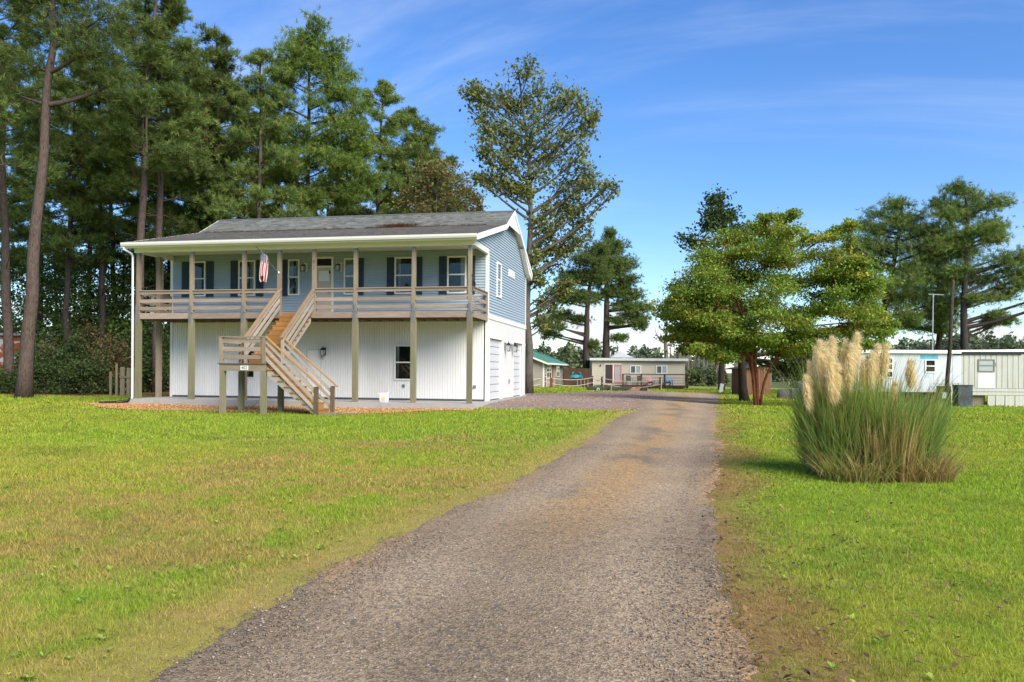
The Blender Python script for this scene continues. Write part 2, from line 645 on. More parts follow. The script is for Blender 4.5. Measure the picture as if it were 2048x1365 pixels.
def ground_col(X, Y):
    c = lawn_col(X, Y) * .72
    lit = in_litter(X, Y)
    n = fbm(X, Y, 1.5, 4)
    c[lit] = (np.array((.15, .075, .032)) * (0.6 + .8 * n[lit][:, None]))
    far = sstep(80, 110, Y)[:, None]
    c = c * (1 - far) + np.array((.10, .115, .035)) * far
    return c

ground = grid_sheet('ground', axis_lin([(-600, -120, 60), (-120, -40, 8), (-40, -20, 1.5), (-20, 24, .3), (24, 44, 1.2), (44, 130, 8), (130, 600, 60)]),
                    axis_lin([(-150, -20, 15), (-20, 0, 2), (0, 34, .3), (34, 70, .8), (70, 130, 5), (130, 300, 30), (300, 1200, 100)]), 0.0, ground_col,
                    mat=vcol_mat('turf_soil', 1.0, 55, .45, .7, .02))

# ---- driveway: compacted gravel and old tarmac
def road_col(X, Y):
    n = fbm(X, Y, .8, 4)
    n2 = fbm(X + 20, Y * .45, 1.6, 4)
    c = np.array((.278, .208, .134)) * (0.78 + .44 * n[:, None])
    le, re = np.interp(Y, LE[:, 1], LE[:, 0]), np.interp(Y, RE[:, 1], RE[:, 0])
    mid = le + (re - le) * .50
    w = (re - le)
    strip = np.exp(-((X - mid) / (.17 * w)) ** 2) * sstep(.37, .54, n2) * sstep(6, 11, Y)
    edge = np.maximum(sstep(.45, 0, X - le), sstep(.45, 0, re - X)) * sstep(.4, .6, n2) * .8
    edge = np.where(Y > 31, edge * .3, edge)
    a = np.clip(np.maximum(strip * .92, edge), 0, .85)[:, None]
    c = c * (1 - a) + np.array((.47, .30, .14)) * a
    tracks = (np.exp(-((X - le - .24 * w) / (.13 * w)) ** 2) + np.exp(-((X - re + .24 * w) / (.14 * w)) ** 2))[:, None]
    c = c * (.94 + .34 * tracks)
    return c

def build_road():
    ys = np.concatenate([np.arange(-12, 2, .5), np.arange(2, 14, .06), np.arange(14, 34, .15), np.arange(34, 66.1, .4)])
    nc = 46
    L, Rr = left_edge(ys), right_edge(ys)
    t = np.linspace(0, 1, nc)
    X = L[:, None] * (1 - t) + Rr[:, None] * t
    Y = np.repeat(ys[:, None], nc, 1)
    Z = gz(X, Y) + .010 + .012 * (1 - (2 * t - 1) ** 2)
    Z[:, 0] -= .02
    Z[:, -1] -= .02
    V = np.stack([X, Y, Z], -1).reshape(-1, 3)
    idx = np.arange(len(ys) * nc).reshape(len(ys), nc)
    F = np.stack([idx[:-1, :-1], idx[:-1, 1:], idx[1:, 1:], idx[1:, :-1]], -1).reshape(-1, 4)
    me = np_mesh('driveway', V, F, road_col(V[:, 0], V[:, 1]), smooth=True)
    m, nt, b = new_mat('driveway_gravel')
    a = node(nt, 'ShaderNodeVertexColor', layer_name='Col').outputs[0]
    v = coords(nt, (1, 1, 1), True)
    vo = node(nt, 'ShaderNodeTexVoronoi', {'Vector': v, 'Scale': 62.0})
    vo2 = node(nt, 'ShaderNodeTexVoronoi', {'Vector': v, 'Scale': 26.0})
    n1 = noise(nt, v, 140, 5, .7)
    n2 = noise(nt, v, 5, 5, .65)
    hsv = node(nt, 'ShaderNodeSeparateColor', {0: vo.outputs['Color']})
    k = node(nt, 'ShaderNodeMapRange', {0: hsv.outputs[0], 1: 0, 2: 1, 3: .58, 4: 1.42}).outputs[0]
    base = mixc(nt, 1.0, a, node(nt, 'ShaderNodeCombineColor', {0: k, 1: k, 2: k}).outputs[0], 'MULTIPLY')
    straw = node(nt, 'ShaderNodeMath', {0: ramp01(nt, n1, .56, .68), 1: ramp01(nt, n2, .35, .65)}, operation='MULTIPLY').outputs[0]
    base = mixc(nt, node(nt, 'ShaderNodeMath', {0: straw, 1: .6}, operation='MULTIPLY').outputs[0], base, (.36, .25, .15))
    blue = node(nt, 'ShaderNodeMath', {0: ramp01(nt, node(nt, 'ShaderNodeSeparateColor', {0: vo2.outputs['Color']}).outputs[1], .8, .95), 1: .5}, operation='MULTIPLY').outputs[0]
    base = mixc(nt, blue, base, (.105, .10, .10))
    nt.links.new(base, b.inputs['Base Color'])
    b.inputs['Roughness'].default_value = .95
    b.inputs['Specular IOR Level'].default_value = .15
    h = node(nt, 'ShaderNodeMath', {0: vo.outputs['Distance'], 1: n1}, operation='ADD').outputs[0]
    bump(nt, b, h, .8, .012)
    return tag(link('driveway', me, m), kind='structure')

build_road()

def yard_col(X, Y):
    n = fbm(X, Y, .5, 4)
    n2 = fbm(X + 9, Y * .6, .9, 4)
    c = np.array((.25, .19, .155)) * (0.75 + .5 * n[:, None])
    a = (sstep(.52, .68, n2) * .7)[:, None]
    return c * (1 - a) + np.array((.30, .165, .085)) * a

grid_sheet('gravel_yard', np.arange(-5, 17.5, .2), np.arange(28.5, 68, .2), .006, yard_col, lambda X, Y: in_yard(X, Y), vcol_mat('yard_gravel', .95, 38, .55, .8, .02))

# ---- turf: real blades, thinner with distance
def scatter(n, x0, x1, y0, y1, seed):
    r_ = np.random.default_rng(seed)
    return r_.uniform(x0, x1, n), r_.uniform(y0, y1, n), r_

def frustum_scatter(dens, y0, y1, seed, margin=1.5):
    ar = .5 * ((.64 * y1 + margin) * 2 + (.64 * y0 + margin) * 2) * (y1 - y0)
    r_ = np.random.default_rng(seed)
    n = int(ar * dens)
    Y = y0 + (y1 - y0) * r_.random(n)
    keep = r_.random(n) < (.64 * Y + margin) / (.64 * y1 + margin)
    Y = Y[keep]
    X = (r_.random(len(Y)) * 2 - 1) * (.64 * Y + margin)
    return X, Y, r_

VB, FB, CB = [], [], []
_off = 0

def blades(dens, y0, y1, seed, h, w, margin=1.5):
    global _off
    X, Y, r_ = frustum_scatter(dens, y0, y1, seed, margin)
    bad = in_road(X, Y, -.05) | in_house(X, Y) | (in_mulch(X, Y)) | in_litter(X, Y)
    bad |= (Y > 28) & in_yard(X, Y)
    le, re = np.interp(Y, LE[:, 1], LE[:, 0]), np.interp(Y, RE[:, 1], RE[:, 0])
    dr = X - re
    thin = np.where((dr > -.6) & (dr < 1.0), sstep(-.1, .8, dr + (fbm(X, Y, 1.2, 3) - .5) * .9) * .4 + .58, 1.0)
    dl = le - X
    thin = np.minimum(thin, np.where((dl > -.6) & (dl < .8) & (Y < 31), sstep(.0, .8, dl) * .35 + .6, 1.0))
    bad |= r_.random(len(X)) > thin
    X, Y = X[~bad], Y[~bad]
    n = len(X)
    Z = gz(X, Y) - .004
    tall = .6 + .8 * fbm(X, Y, 1.3, 3) + .25 * r_.random(n)
    le, re = np.interp(Y, LE[:, 1], LE[:, 0]), np.interp(Y, RE[:, 1], RE[:, 0])
    low = np.minimum(np.where((le - X > -.7) & (Y < 31), sstep(-.1, .9, le - X), 1), np.where(X - re > -.7, sstep(-.1, .9, X - re), 1))
    H = h * tall * r_.uniform(.55, 1.25, n) * (.42 + .58 * low)
    az = r_.uniform(0, 2 * np.pi, n)
    lean = r_.uniform(.1, .9, n)
    ax, ay = np.cos(az), np.sin(az)
    pz = np.stack([X, Y, Z], -1)
    side = np.stack([-ay, ax, ax * 0], -1) * (w * r_.uniform(.6, 1.3, n) / 2)[:, None]
    fa = r_.uniform(0, np.pi, n)
    side = np.stack([np.cos(fa), np.sin(fa), fa * 0], -1) * (w * r_.uniform(.6, 1.3, n) / 2)[:, None]
    tip = pz + np.stack([ax * lean * H, ay * lean * H, H], -1)
    c = lawn_col(X, Y) * r_.uniform(.62, 1.32, (n, 1))
    dead = r_.random(n) < .09
    c[dead] = np.array((.30, .22, .085)) * r_.uniform(.6, 1.1, (dead.sum(), 1))
    V = np.stack([pz - side, pz + side, tip], 1).reshape(-1, 3)
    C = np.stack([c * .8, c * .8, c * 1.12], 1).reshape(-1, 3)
    F = (np.arange(n)[:, None] * 3 + np.array((0, 1, 2))) + _off
    VB.append(V)
    FB.append(F)
    CB.append(C)
    _off += len(V)

blades(5200, 2.0, 6, 1, .042, .0058, 3.2)
blades(2800, 6, 11, 2, .043, .009, 3.2)
blades(1200, 11, 18, 3, .046, .015, 3.2)
blades(380, 18, 28, 4, .062, .027, 3.5)
blades(130, 28, 46, 5, .075, .05)
blades(30, 46, 80, 6, .10, .10)
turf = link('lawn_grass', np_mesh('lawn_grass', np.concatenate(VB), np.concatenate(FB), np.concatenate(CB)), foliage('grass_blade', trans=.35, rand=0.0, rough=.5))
tag(turf, 'short mown yellow-green grass covering the lawn', 'grass', kind='stuff')

# ---- loose stones on the driveway
def stones(name, X, Y, r_, smin, smax, pal, label, dz=.006, flat=.55, cat='gravel'):
    n = len(X)
    base = np.array([(1, 0, 0), (-.5, .87, 0), (-.5, -.87, 0), (.25, .3, 1), (-.2, -.35, .9), (0, 0, -.6)], float)
    tri = np.array([(0, 1, 3), (1, 4, 3), (1, 2, 4), (2, 0, 4), (0, 3, 4), (1, 0, 5), (2, 1, 5), (0, 2, 5)])
    V = np.repeat(base[None], n, 0) * (1 + r_.uniform(-.35, .35, (n, 6, 3)))
    s = (smin + (smax - smin) * r_.random(n) ** 2.2)
    a = r_.uniform(0, 6.283, n)
    ca, sa = np.cos(a)[:, None], np.sin(a)[:, None]
    x = V[:, :, 0] * ca - V[:, :, 1] * sa * .7
    y = V[:, :, 0] * sa + V[:, :, 1] * ca * .7
    P = np.stack([x, y, V[:, :, 2] * flat], -1) * s[:, None, None]
    P += np.stack([X, Y, gz(X, Y) + dz], -1)[:, None, :]
    c = np.array(pal)[r_.integers(0, len(pal), n)] * r_.uniform(.7, 1.25, (n, 1))
    me = np_mesh(name, P.reshape(-1, 3), (tri[None] + np.arange(n)[:, None, None] * 6).reshape(-1, 3), np.repeat(c, 6, 0))
    o = link(name, me, vcol_mat('loose_stone', .9, 90, .2, .2, .004))
    return tag(o, label, cat, kind='stuff')

X, Y, r_ = frustum_scatter(1500, 2.2, 8, 21, 1.0)
k = in_road(X, Y, .02)
X2, Y2, _ = frustum_scatter(230, 8, 18, 22, 1.0)
k2 = in_road(X2, Y2, .03)
stones('driveway_gravel', np.concatenate([X[k], X2[k2]]), np.concatenate([Y[k], Y2[k2]]), r_, .004, .017,
       [(.22, .17, .125), (.25, .195, .14), (.16, .14, .12), (.29, .225, .16), (.19, .15, .11), (.36, .30, .23), (.15, .125, .10)], 'loose grey and brown gravel spread over the driveway', dz=.019)
X, Y, r_ = scatter(26000, -4, 16, 29, 62, 23)
k = in_yard(X, Y) & ~in_house(X, Y)
stones('yard_stones', X[k], Y[k], r_, .02, .055, [(.30, .235, .21), (.24, .20, .18), (.36, .29, .26), (.33, .22, .16)], 'pinkish crushed stone spread beside the garage', dz=.008)

# ---- dry pine straw lying on the drive and its verges
def straw(name, X, Y, r_, lmin, lmax, w, cols, label, zf=None, cat='pine straw'):
    n = len(X)
    z = (gz(X, Y) + .030) if zf is None else zf(X, Y)
    a = r_.uniform(0, 6.283, n)
    l = r_.uniform(lmin, lmax, n)
    d = np.stack([np.cos(a) * l, np.sin(a) * l, r_.uniform(-.1, .25, n) * l], -1)
    s = np.stack([-np.sin(a), np.cos(a), a * 0], -1) * w / 2
    p = np.stack([X, Y, z], -1)
    V = np.stack([p - s, p + s, p + d], 1).reshape(-1, 3)
    c = np.array(cols)[r_.integers(0, len(cols), n)] * r_.uniform(.7, 1.2, (n, 1))
    me = np_mesh(name, V, np.arange(n * 3).reshape(n, 3), np.repeat(c, 3, 0))
    o = link(name, me, foliage('straw_fibre', trans=.1, rand=0))
    return tag(o, label, cat, kind='stuff')

X, Y, r_ = frustum_scatter(700, 2.2, 9, 31, .8)
X2, Y2, _ = frustum_scatter(420, 9, 26, 32, .8)
X, Y = np.concatenate([X, X2]), np.concatenate([Y, Y2])
le, re = left_edge(Y), right_edge(Y)
p_ = .30 + .7 * np.maximum(sstep(.8, 0, np.abs(X - re)), sstep(.6, 0, np.abs(X - le))) + .9 * np.exp(-((X - (le + re) / 2) / .6) ** 2) * sstep(6, 11, Y) * sstep(.37, .54, fbm(X + 20, Y * .45, 1.6, 4))
k = in_road(X, Y, .6) & (r_.random(len(X)) < p_ * sstep(.3, .62, fbm(X, Y, 1.0, 4)))
straw('pine_straw', X[k], Y[k], r_, .03, .11, .0045, [(.34, .215, .115), (.28, .165, .085), (.40, .28, .17), (.22, .12, .06)], 'tan dry pine needles strewn over the driveway and its verges')

# ---- fallen leaves
def leaf_scatter(name, X, Y, r_, size, label):
    n = len(X)
    q = np.array([(0, -1, .05), (.55, -.1, .34), (0, 1, .2), (-.55, -.1, .28)])
    a = r_.uniform(0, 6.283, n)
    s = size * r_.uniform(.45, 1.15, n)
    ti = r_.uniform(-.5, .5, n)
    x = q[None, :, 0] * np.cos(a)[:, None] - q[None, :, 1] * np.sin(a)[:, None]
    y = q[None, :, 0] * np.sin(a)[:, None] + q[None, :, 1] * np.cos(a)[:, None]
    z = q[None, :, 2] + ti[:, None] * q[None, :, 1]
    P = np.stack([x, y, z], -1) * s[:, None, None] + np.stack([X, Y, gz(X, Y) + .045], -1)[:, None]
    cols = np.array([(.15, .075, .04), (.20, .105, .055), (.09, .05, .032), (.28, .165, .085), (.22, .13, .09)])
    c = cols[r_.integers(0, 5, n)] * r_.uniform(.6, 1.2, (n, 1))
    me = np_mesh(name, P.reshape(-1, 3), np.arange(n * 4).reshape(n, 4), np.repeat(c, 4, 0))
    return tag(link(name, me, foliage('dead_leaf', trans=.1, rand=0)), label, 'leaves', kind='stuff')

r_ = np.random.default_rng(41)
Y = 3 + 34 * r_.random(5200) ** 1.1
X = np.interp(Y, RE[:, 1], RE[:, 0]) + r_.exponential(2.6, 5200) * (.6 + Y / 16) - .1
k = (fbm(X, Y, .8, 3) > .43) & (r_.random(5200) < .30 + .02 * Y)
Xl = r_.uniform(-10, 0, 160)
Yl = r_.uniform(6, 30, 160)
kl = ~in_road(Xl, Yl, .2)
Ye = 3 + 22 * r_.random(1500) ** 1.2
Xe = np.interp(Ye, RE[:, 1], RE[:, 0]) + r_.exponential(.55, 1500) * (.7 + Ye / 20) - .15
ke = fbm(Xe, Ye, 1.4, 3) > .45
leaf_scatter('fallen_leaves', np.concatenate([X[k], Xl[kl], Xe[ke]]), np.concatenate([Y[k], Yl[kl], Ye[ke]]), r_, .032, 'curled brown fallen leaves scattered over the grass')

# ---- weeds and coarse tufts in the turf beside the drive
def weeds():
    r_ = np.random.default_rng(47)
    n = 650
    Y = 3 + 19 * r_.random(n) ** 1.2
    X = np.interp(Y, LE[:, 1], LE[:, 0]) - r_.exponential(1.6, n) - .35
    k = fbm(X, Y, .9, 3) > .47
    X, Y = X[k], Y[k]
    n2 = 160
    Yr = 3 + 14 * r_.random(n2)
    Xr = np.interp(Yr, RE[:, 1], RE[:, 0]) + .3 + r_.exponential(1.8, n2)
    X, Y = np.concatenate([X, Xr]), np.concatenate([Y, Yr])
    n, m = len(X), 9
    a = r_.uniform(0, 6.283, (n, m))
    l = r_.uniform(.018, .045, (n, m)) * r_.uniform(.6, 1.3, (n, 1))
    up = r_.uniform(.15, .8, (n, m)) * l
    w = l * r_.uniform(.16, .34, (n, 1))
    c0 = np.stack([X, Y, gz(X, Y) + .01], -1)[:, None]
    d = np.stack([np.cos(a), np.sin(a), a * 0], -1)
    s = np.stack([-np.sin(a), np.cos(a), a * 0], -1) * w[..., None]
    tip = c0 + d * l[..., None] + np.stack([a * 0, a * 0, up], -1)
    mid = c0 + d * l[..., None] * .55 + np.stack([a * 0, a * 0, up * .85], -1)
    V = np.stack([np.broadcast_to(c0, tip.shape), mid + s, tip, mid - s], 2).reshape(-1, 3)
    c = np.array(((.32, .45, .07), (.38, .50, .085), (.28, .40, .085), (.44, .48, .11)))[r_.integers(0, 4, n)]
    C = np.repeat(np.repeat(c[:, None], m, 1) * r_.uniform(.75, 1.2, (n, m, 1)), 4, 1).reshape(-1, 3)
    me = np_mesh('lawn_weeds', V, np.arange(len(V)).reshape(-1, 4), C)
    tag(link('lawn_weeds', me, MATS['grass_blade']), 'broad-leaved weeds growing in the turf beside the drive', 'weeds', kind='stuff')
weeds()
# ------------------------------------------------------------------ the raised house
W, L, D = 14.17, 8.53, 2.37
DECK, BEAM0, BEAM1, CEIL = 3.465, 5.925, 6.14, 6.15
white = plain('white_vinyl', (.83, .81, .78), .45, .05, 1.1, dirt=(.52, .50, .43), dirt_amt=.28, wscale=(2.5, 2.5, .5))
trimw = plain('white_trim', (.80, .78, .72), .4, .03, 3.0)
blue = plain('blue_vinyl', (.345, .425, .485), .5, .05, 1.5, dirt=(.44, .48, .48), dirt_amt=.3)
navy = plain('shutter_navy', (.030, .050, .072), .5, .15, 6.0)
soff = plain('soffit_cream', (.78, .76, .70), .6, .05, 2.0)
black = plain('black_metal', (.012, .012, .013), .45, .2, 8.0, spec=.4)
galv = plain('galvanised_strap', (.22, .235, .25), .5, .2, 9.0, metal=.5)
conc = plain('concrete', (.40, .38, .35), .9, .14, 2.5, bump_s=.3, dirt=(.27, .24, .20), dirt_amt=.6)
beige = plain('door_beige', (.56, .47, .38), .5, .05, 2.0)
glass = glass_mat()
def GW(a): return wood('weathered_rail', (.40, .315, .245), (.235, .175, .135), a)
def PW(a): return wood('weathered_post', (.335, .27, .195), (.20, .155, .11), a)
def MW(a): return wood('mossy_piling', (.285, .25, .165), (.165, .14, .09), a, moss=(.165, .19, .085), moss_amt=.6)
def OW(a): return wood('stained_tread', (.40, .205, .065), (.26, .125, .04), a)
def LW(a): return wood('pale_stringer', (.46, .40, .33), (.31, .26, .21), a)

house = thing('raised_house', 'two-storey house with blue siding above white walls and a wooden front porch', 'house', (HX, HY, 0), -TH)

def HB(name, x0, x1, y0, y1, z0, z1, mat, parent=None):
    return box(name, x0, x1, y0, y1, z0, z1, mat, parent or house)

# cores of the two storeys (interior volume behind the cladding)
HB('wall_core', -W + .03, -.16, .032, L - .03, .02, 6.1, plain('sheathing', (.30, .30, .30), .9))
HB('foundation_slab', -W - .18, .10, -2.62, L + .05, -.35, -.004, conc)
MB().prism([(-2.62, -.075), (-.02, -.006), (-.02, -.02), (-2.62, -.09)], 'x', -W - .17, .09).build('slab_screed', plain('concrete_top', (.43, .41, .385), .85, .08, 2.0, dirt=(.38, .35, .31), dirt_amt=.5), house)

# lower front wall: vertical vinyl strips
sm = MB().prism([(0, 0), (.016, .014), (.016, .090), (0, .104)], 'z', 0, 3.15)
sm2 = MB()
for v in sm.v:
    sm2.v.append((v[1], -v[0], v[2]))
sm2.f = [tuple(reversed(f)) for f in sm.f]
strip = None
nst = int((W - .16) / .108)
for i in range(nst):
    x = -W + .08 + i * .108
    if strip is None:
        strip = sm2.build('siding_strip', white, house, loc=(x, .028, .075))
    else:
        s = strip.copy()
        COL.objects.link(s)
        s.location = (x, .028, .075)
HB('base_trim', -W, 0, -.006, .026, .02, .074, plain('dark_flashing', (.10, .11, .12), .5, .1))
HB('corner_board', -.10, .028, -.022, .1, .0, 3.32, trimw)
HB('corner_board', -W - .028, -W + .08, -.022, .1, .0, 3.32, trimw)

# upper front wall: lapped boards
def lap_board(x0, x1, z0, h=.114, y=0.0):
    return MB().prism([(y + .03, z0 + .012), (y - .006, z0 + .012), (y - .024, z0), (y - .022, z0 + .03), (y + .004, z0 + h), (y + .03, z0 + h)], 'x', x0, x1)
z = DECK - .02
while z < CEIL - .02:
    lap_board(-W + .1, -.1, z, min(.114, CEIL - z)).build('siding_board', blue, house)
    z += .114
HB('corner_board', -.1, .03, -.03, .11, 3.50, BEAM0, trimw)
HB('corner_board', -W - .03, -W + .1, -.03, .11, 3.34, BEAM0, trimw)

# roof profile in (y, z)
def roof_front(y):
    return np.where(np.asarray(y) < 2.44, 6.26 + (7.557 - 6.26) / (2.44 + 2.86) * (np.asarray(y) + 2.86), 7.557 + .524 * (np.asarray(y) - 2.44))
RIDGE = (4.22, 8.49)
REAR = (8.98, 6.19)
def roof_rear(y):
    return RIDGE[1] + (REAR[1] - RIDGE[1]) / (REAR[0] - RIDGE[0]) * (y - RIDGE[0])
def roof_under(z, off):
    """y-interval of the gable under the roof skin at height z"""
    ys = np.linspace(-2.6, 9.2, 1200)
    zz = np.where(ys < RIDGE[0], roof_front(ys), roof_rear(ys)) - off
    ok = ys[zz > z]
    return (ok.min(), ok.max()) if len(ok) else None

# gable wall: lapped boards clipped to the roof line (and the far gable the same)
for side, xs in ((1, 0.0), (-1, -W)):
    z = 3.52
    while z < 8.3:
        h = .1155
        r0 = roof_under(z + h * .6, .12)
        if r0 is None:
            break
        y0, y1 = (.11 if z < BEAM1 - .02 else max(r0[0], -2.42)), min(r0[1], L - .07)
        if z >= 6.0:
            y1 = min(r0[1], L)
        if y1 - y0 > .1:
            b = MB().hexa([(xs - side * .03, y0, z + .014), (xs + side * .026, y0, z), (xs + side * .026, y1, z), (xs - side * .03, y1, z + .014),
                           (xs - side * .03, y0, z + h), (xs - side * .006, y0, z + h), (xs - side * .006, y1, z + h), (xs - side * .03, y1, z + h)])
            b.build('siding_board', blue, house)
        z += h
HB('corner_board', -.06, .03, L - .09, L + .03, 3.50, 6.14, trimw)
HB('belt_trim', -.02, .045, -.03, L + .03, 3.335, 3.52, trimw)
HB('belt_trim', -W - .045, -W + .02, -.03, L + .03, 3.335, 3.52, trimw)
HB('rear_cladding', -W + .1, -.06, L - .01, L + .02, .05, 6.1, blue)
# gable: lower white wall around the two garage doors
wallw = plain('white_panel', (.68, .675, .655), .5, .03, 1.2)
DOORS = ((.32, 2.80), (5.32, 7.62))
ycuts = [.1, .32, 2.80, 5.32, 7.62, L - .02]
for a, b in ((.10, .32), (2.80, 5.32), (7.62, L - .02)):
    HB('wall_panel', -.03, .012, a, b, .02, 3.335, wallw)
for a, b in DOORS:
    HB('wall_panel', -.03, .0119, a, b, 2.56, 3.335, wallw)
    d = HB('garage_door', -.14, -.10, a, b, .02, 2.56, plain('garage_joint', (.30, .31, .32), .5))
    plain('garage_white', (.60, .61, .62), .4, .02)
    for k in range(8):
        z0 = .03 + k * .316
        MB().box(-.105, -.08, a + .03, b - .03, z0 + .012, z0 + .296).build('door_panel', MATS['garage_white'], d)
    HB('door_jamb', -.10, .030, a - .09, a, .0, 2.56, trimw)
    HB('door_jamb', -.10, .030, b, b + .09, .0, 2.56, trimw)
    HB('door_head', -.10, .032, a - .09, b + .09, 2.56, 2.66, trimw)
HB('wall_gap_shade', -.1, .05, 2.95, 5.28, -.10, .015, plain('gap_shade_grey', (.18, .18, .18), .8))  # grey strip painting the gap shadow at the foot of the middle wall
HB('rear_wall_panel', -W + .05, -.05, L, L + .018, .02, .05, wallw)
HB('far_side_panel', -W - .012, -W + .03, .1, L - .02, .02, 3.335, wallw)

# windows
def window(x0, x1, z0, z1, y=-.052, parent=None, rail=True, curtain=None, name='window'):
    f = MB()
    t = .065
    yo = y - .022
    for a in ((x0, x1, yo, y + .06, z1 - t, z1), (x0, x1, yo, y + .06, z0, z0 + t), (x0, x0 + t, yo, y + .06, z0 + t, z1 - t), (x1 - t, x1, yo, y + .06, z0 + t, z1 - t)):
        f.box(*a)
    w = f.build(name, trimw, parent or house)
    zm = (z0 + z1) / 2 + .01
    if rail:
        MB().box(x0 + t, x1 - t, y - .012, y + .05, zm - .026, zm + .026).build('meeting_rail', trimw, w)
        MB().box(x0 + t, x1 - t, y + .002, y + .005, zm + .026, z1 - t).build('pane', thin_glass(), w)
        MB().box(x0 + t, x1 - t, y + .006, y + .009, z0 + t, zm - .026).build('pane', thin_glass(), w)
    else:
        MB().box(x0 + t, x1 - t, y + .004, y + .012, z0 + t, z1 - t).build('pane', glass, w)
    MB().box(x0 + t, x1 - t, y + .022, y + .025, z0 + t, z1 - t).build('room_shade_panel', plain('room_shade', (.022, .021, .019), .9, .3, 1.2), w)  # near-black backing sheet, paints the unlit room behind the glass
    cw = x1 - x0 - 2 * t
    for (a, b_) in (curtain or ()):
        k = MB()
        n_ = 10
        xa, xb = x0 + t + cw * a, x0 + t + cw * b_
        for i in range(n_):
            q0, q1 = xa + (xb - xa) * i / n_, xa + (xb - xa) * (i + 1) / n_
            ya, yb = (y + .012, y + .018) if i % 2 else (y + .018, y + .012)
            sw = (xb - xa) * .18 * (1 if a < .5 else -1)
            k.add([(q0, ya, z1 - t), (q1, yb, z1 - t), (q1 - sw, yb, z0 + t), (q0 - sw * .2, ya, z0 + t)], [(0, 1, 2, 3)])
        k.build('curtain', plain('curtain_white', (.52, .53, .52), .9, .12, 4), w)
    return w

def shutter(x0, x1, z0, z1, y=-.045):
    s = MB().box(x0, x1, y - .012, y + .03, z0, z1)
    s.build('shutter', navy, house)
    o = house.children[-1]
    zm = (z0 + z1) / 2
    for a, b in ((z0 + .07, zm - .035), (zm + .035, z1 - .07)):
        k = MB()
        n = int((b - a) / .05)
        for i in range(n):
            zz = a + i * (b - a) / n
            k.hexa([(x0 + .05, y - .012, zz), (x1 - .05, y - .012, zz), (x1 - .05, y + .0, zz), (x0 + .05, y + .0, zz),
                    (x0 + .05, y - .024, zz + .012), (x1 - .05, y - .024, zz + .012), (x1 - .05, y, zz + .04), (x0 + .05, y, zz + .04)])
        k.build('louvres', navy, o)

ZB, ZT = 4.35, 5.87
CURT = [((.0, .18),), ((.72, 1.0),), ((.05, .45), (.7, 1.0)), ((.02, .98),), ((.02, .3),), ((.72, 1.0),)]
for (a, b, sl, sr) in ((-13.24, -12.50, (-13.64, -13.27), (-12.47, -12.13)), (-10.95, -10.16, (-11.32, -10.98), (-10.13, -9.80)), (-8.655, -8.13, (-8.97, -8.68), None),
                       (-6.15, -5.62, None, (-5.59, -5.285)), (-3.93, -3.13, (-4.27, -3.96), (-3.10, -2.75)), (-1.69, -.88, (-2.035, -1.72), (-.85, -.53))):
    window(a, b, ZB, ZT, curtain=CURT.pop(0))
    for s in (sl, sr):
        if s:
            shutter(s[0], s[1], ZB - .02, ZT)

# pale curtains seen just behind the glass of the two right-hand windows are left to reflections
# front door with blind-covered light and transom
f = MB()
for a in ((-7.47, -7.38, DECK, 5.95), (-6.70, -6.61, DECK, 5.95)):
    f.box(a[0], a[1], -.062, .03, a[2], a[3])
f.box(-7.38, -6.70, -.062, .03, 5.87, 5.95)
f.box(-7.38, -6.70, -.062, .03, 5.50, 5.57)
df = f.build('front_door', trimw, house)
dl = MB().box(-7.38, -6.70, -.035, .0, DECK + .02, 5.50).build('door_leaf', beige, df)
MB().box(-7.38, -6.70, -.030, -.01, 5.57, 5.87).build('transom_pane', glass, df)
MB().box(-7.27, -6.80, -.042, -.036, 4.93, 5.36).build('door_light', plain('white_blind', (.74, .74, .76), .4, .02), df)
MB().box(-6.80, -6.755, -.075, -.036, 5.24, 5.36).build('door_bracket', black, df)
MB().lathe([(.0, 0), (.028, .0), (.032, .03), (.018, .06), (.0, .06)], 10).build('door_knob', galv, df, loc=(-6.79, -.04, 4.45)).rotation_euler = (R(90), 0, 0)

# lower windows
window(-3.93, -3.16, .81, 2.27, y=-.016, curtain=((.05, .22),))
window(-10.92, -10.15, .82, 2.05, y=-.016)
# flush utility hatch in the lower wall
hb = MB()
hb.box(-7.78, -7.16, -.012, .01, .1, 2.05)
hb.build('utility_door', white, house)
MB().box(-7.79, -7.775, -.016, .0, .1, 2.06).box(-7.165, -7.15, -.016, 0, .1, 2.06).box(-7.775, -7.165, -.016, 0, 2.045, 2.06).build('door_seam', plain('seam_grey', (.45, .45, .45), .6), house)

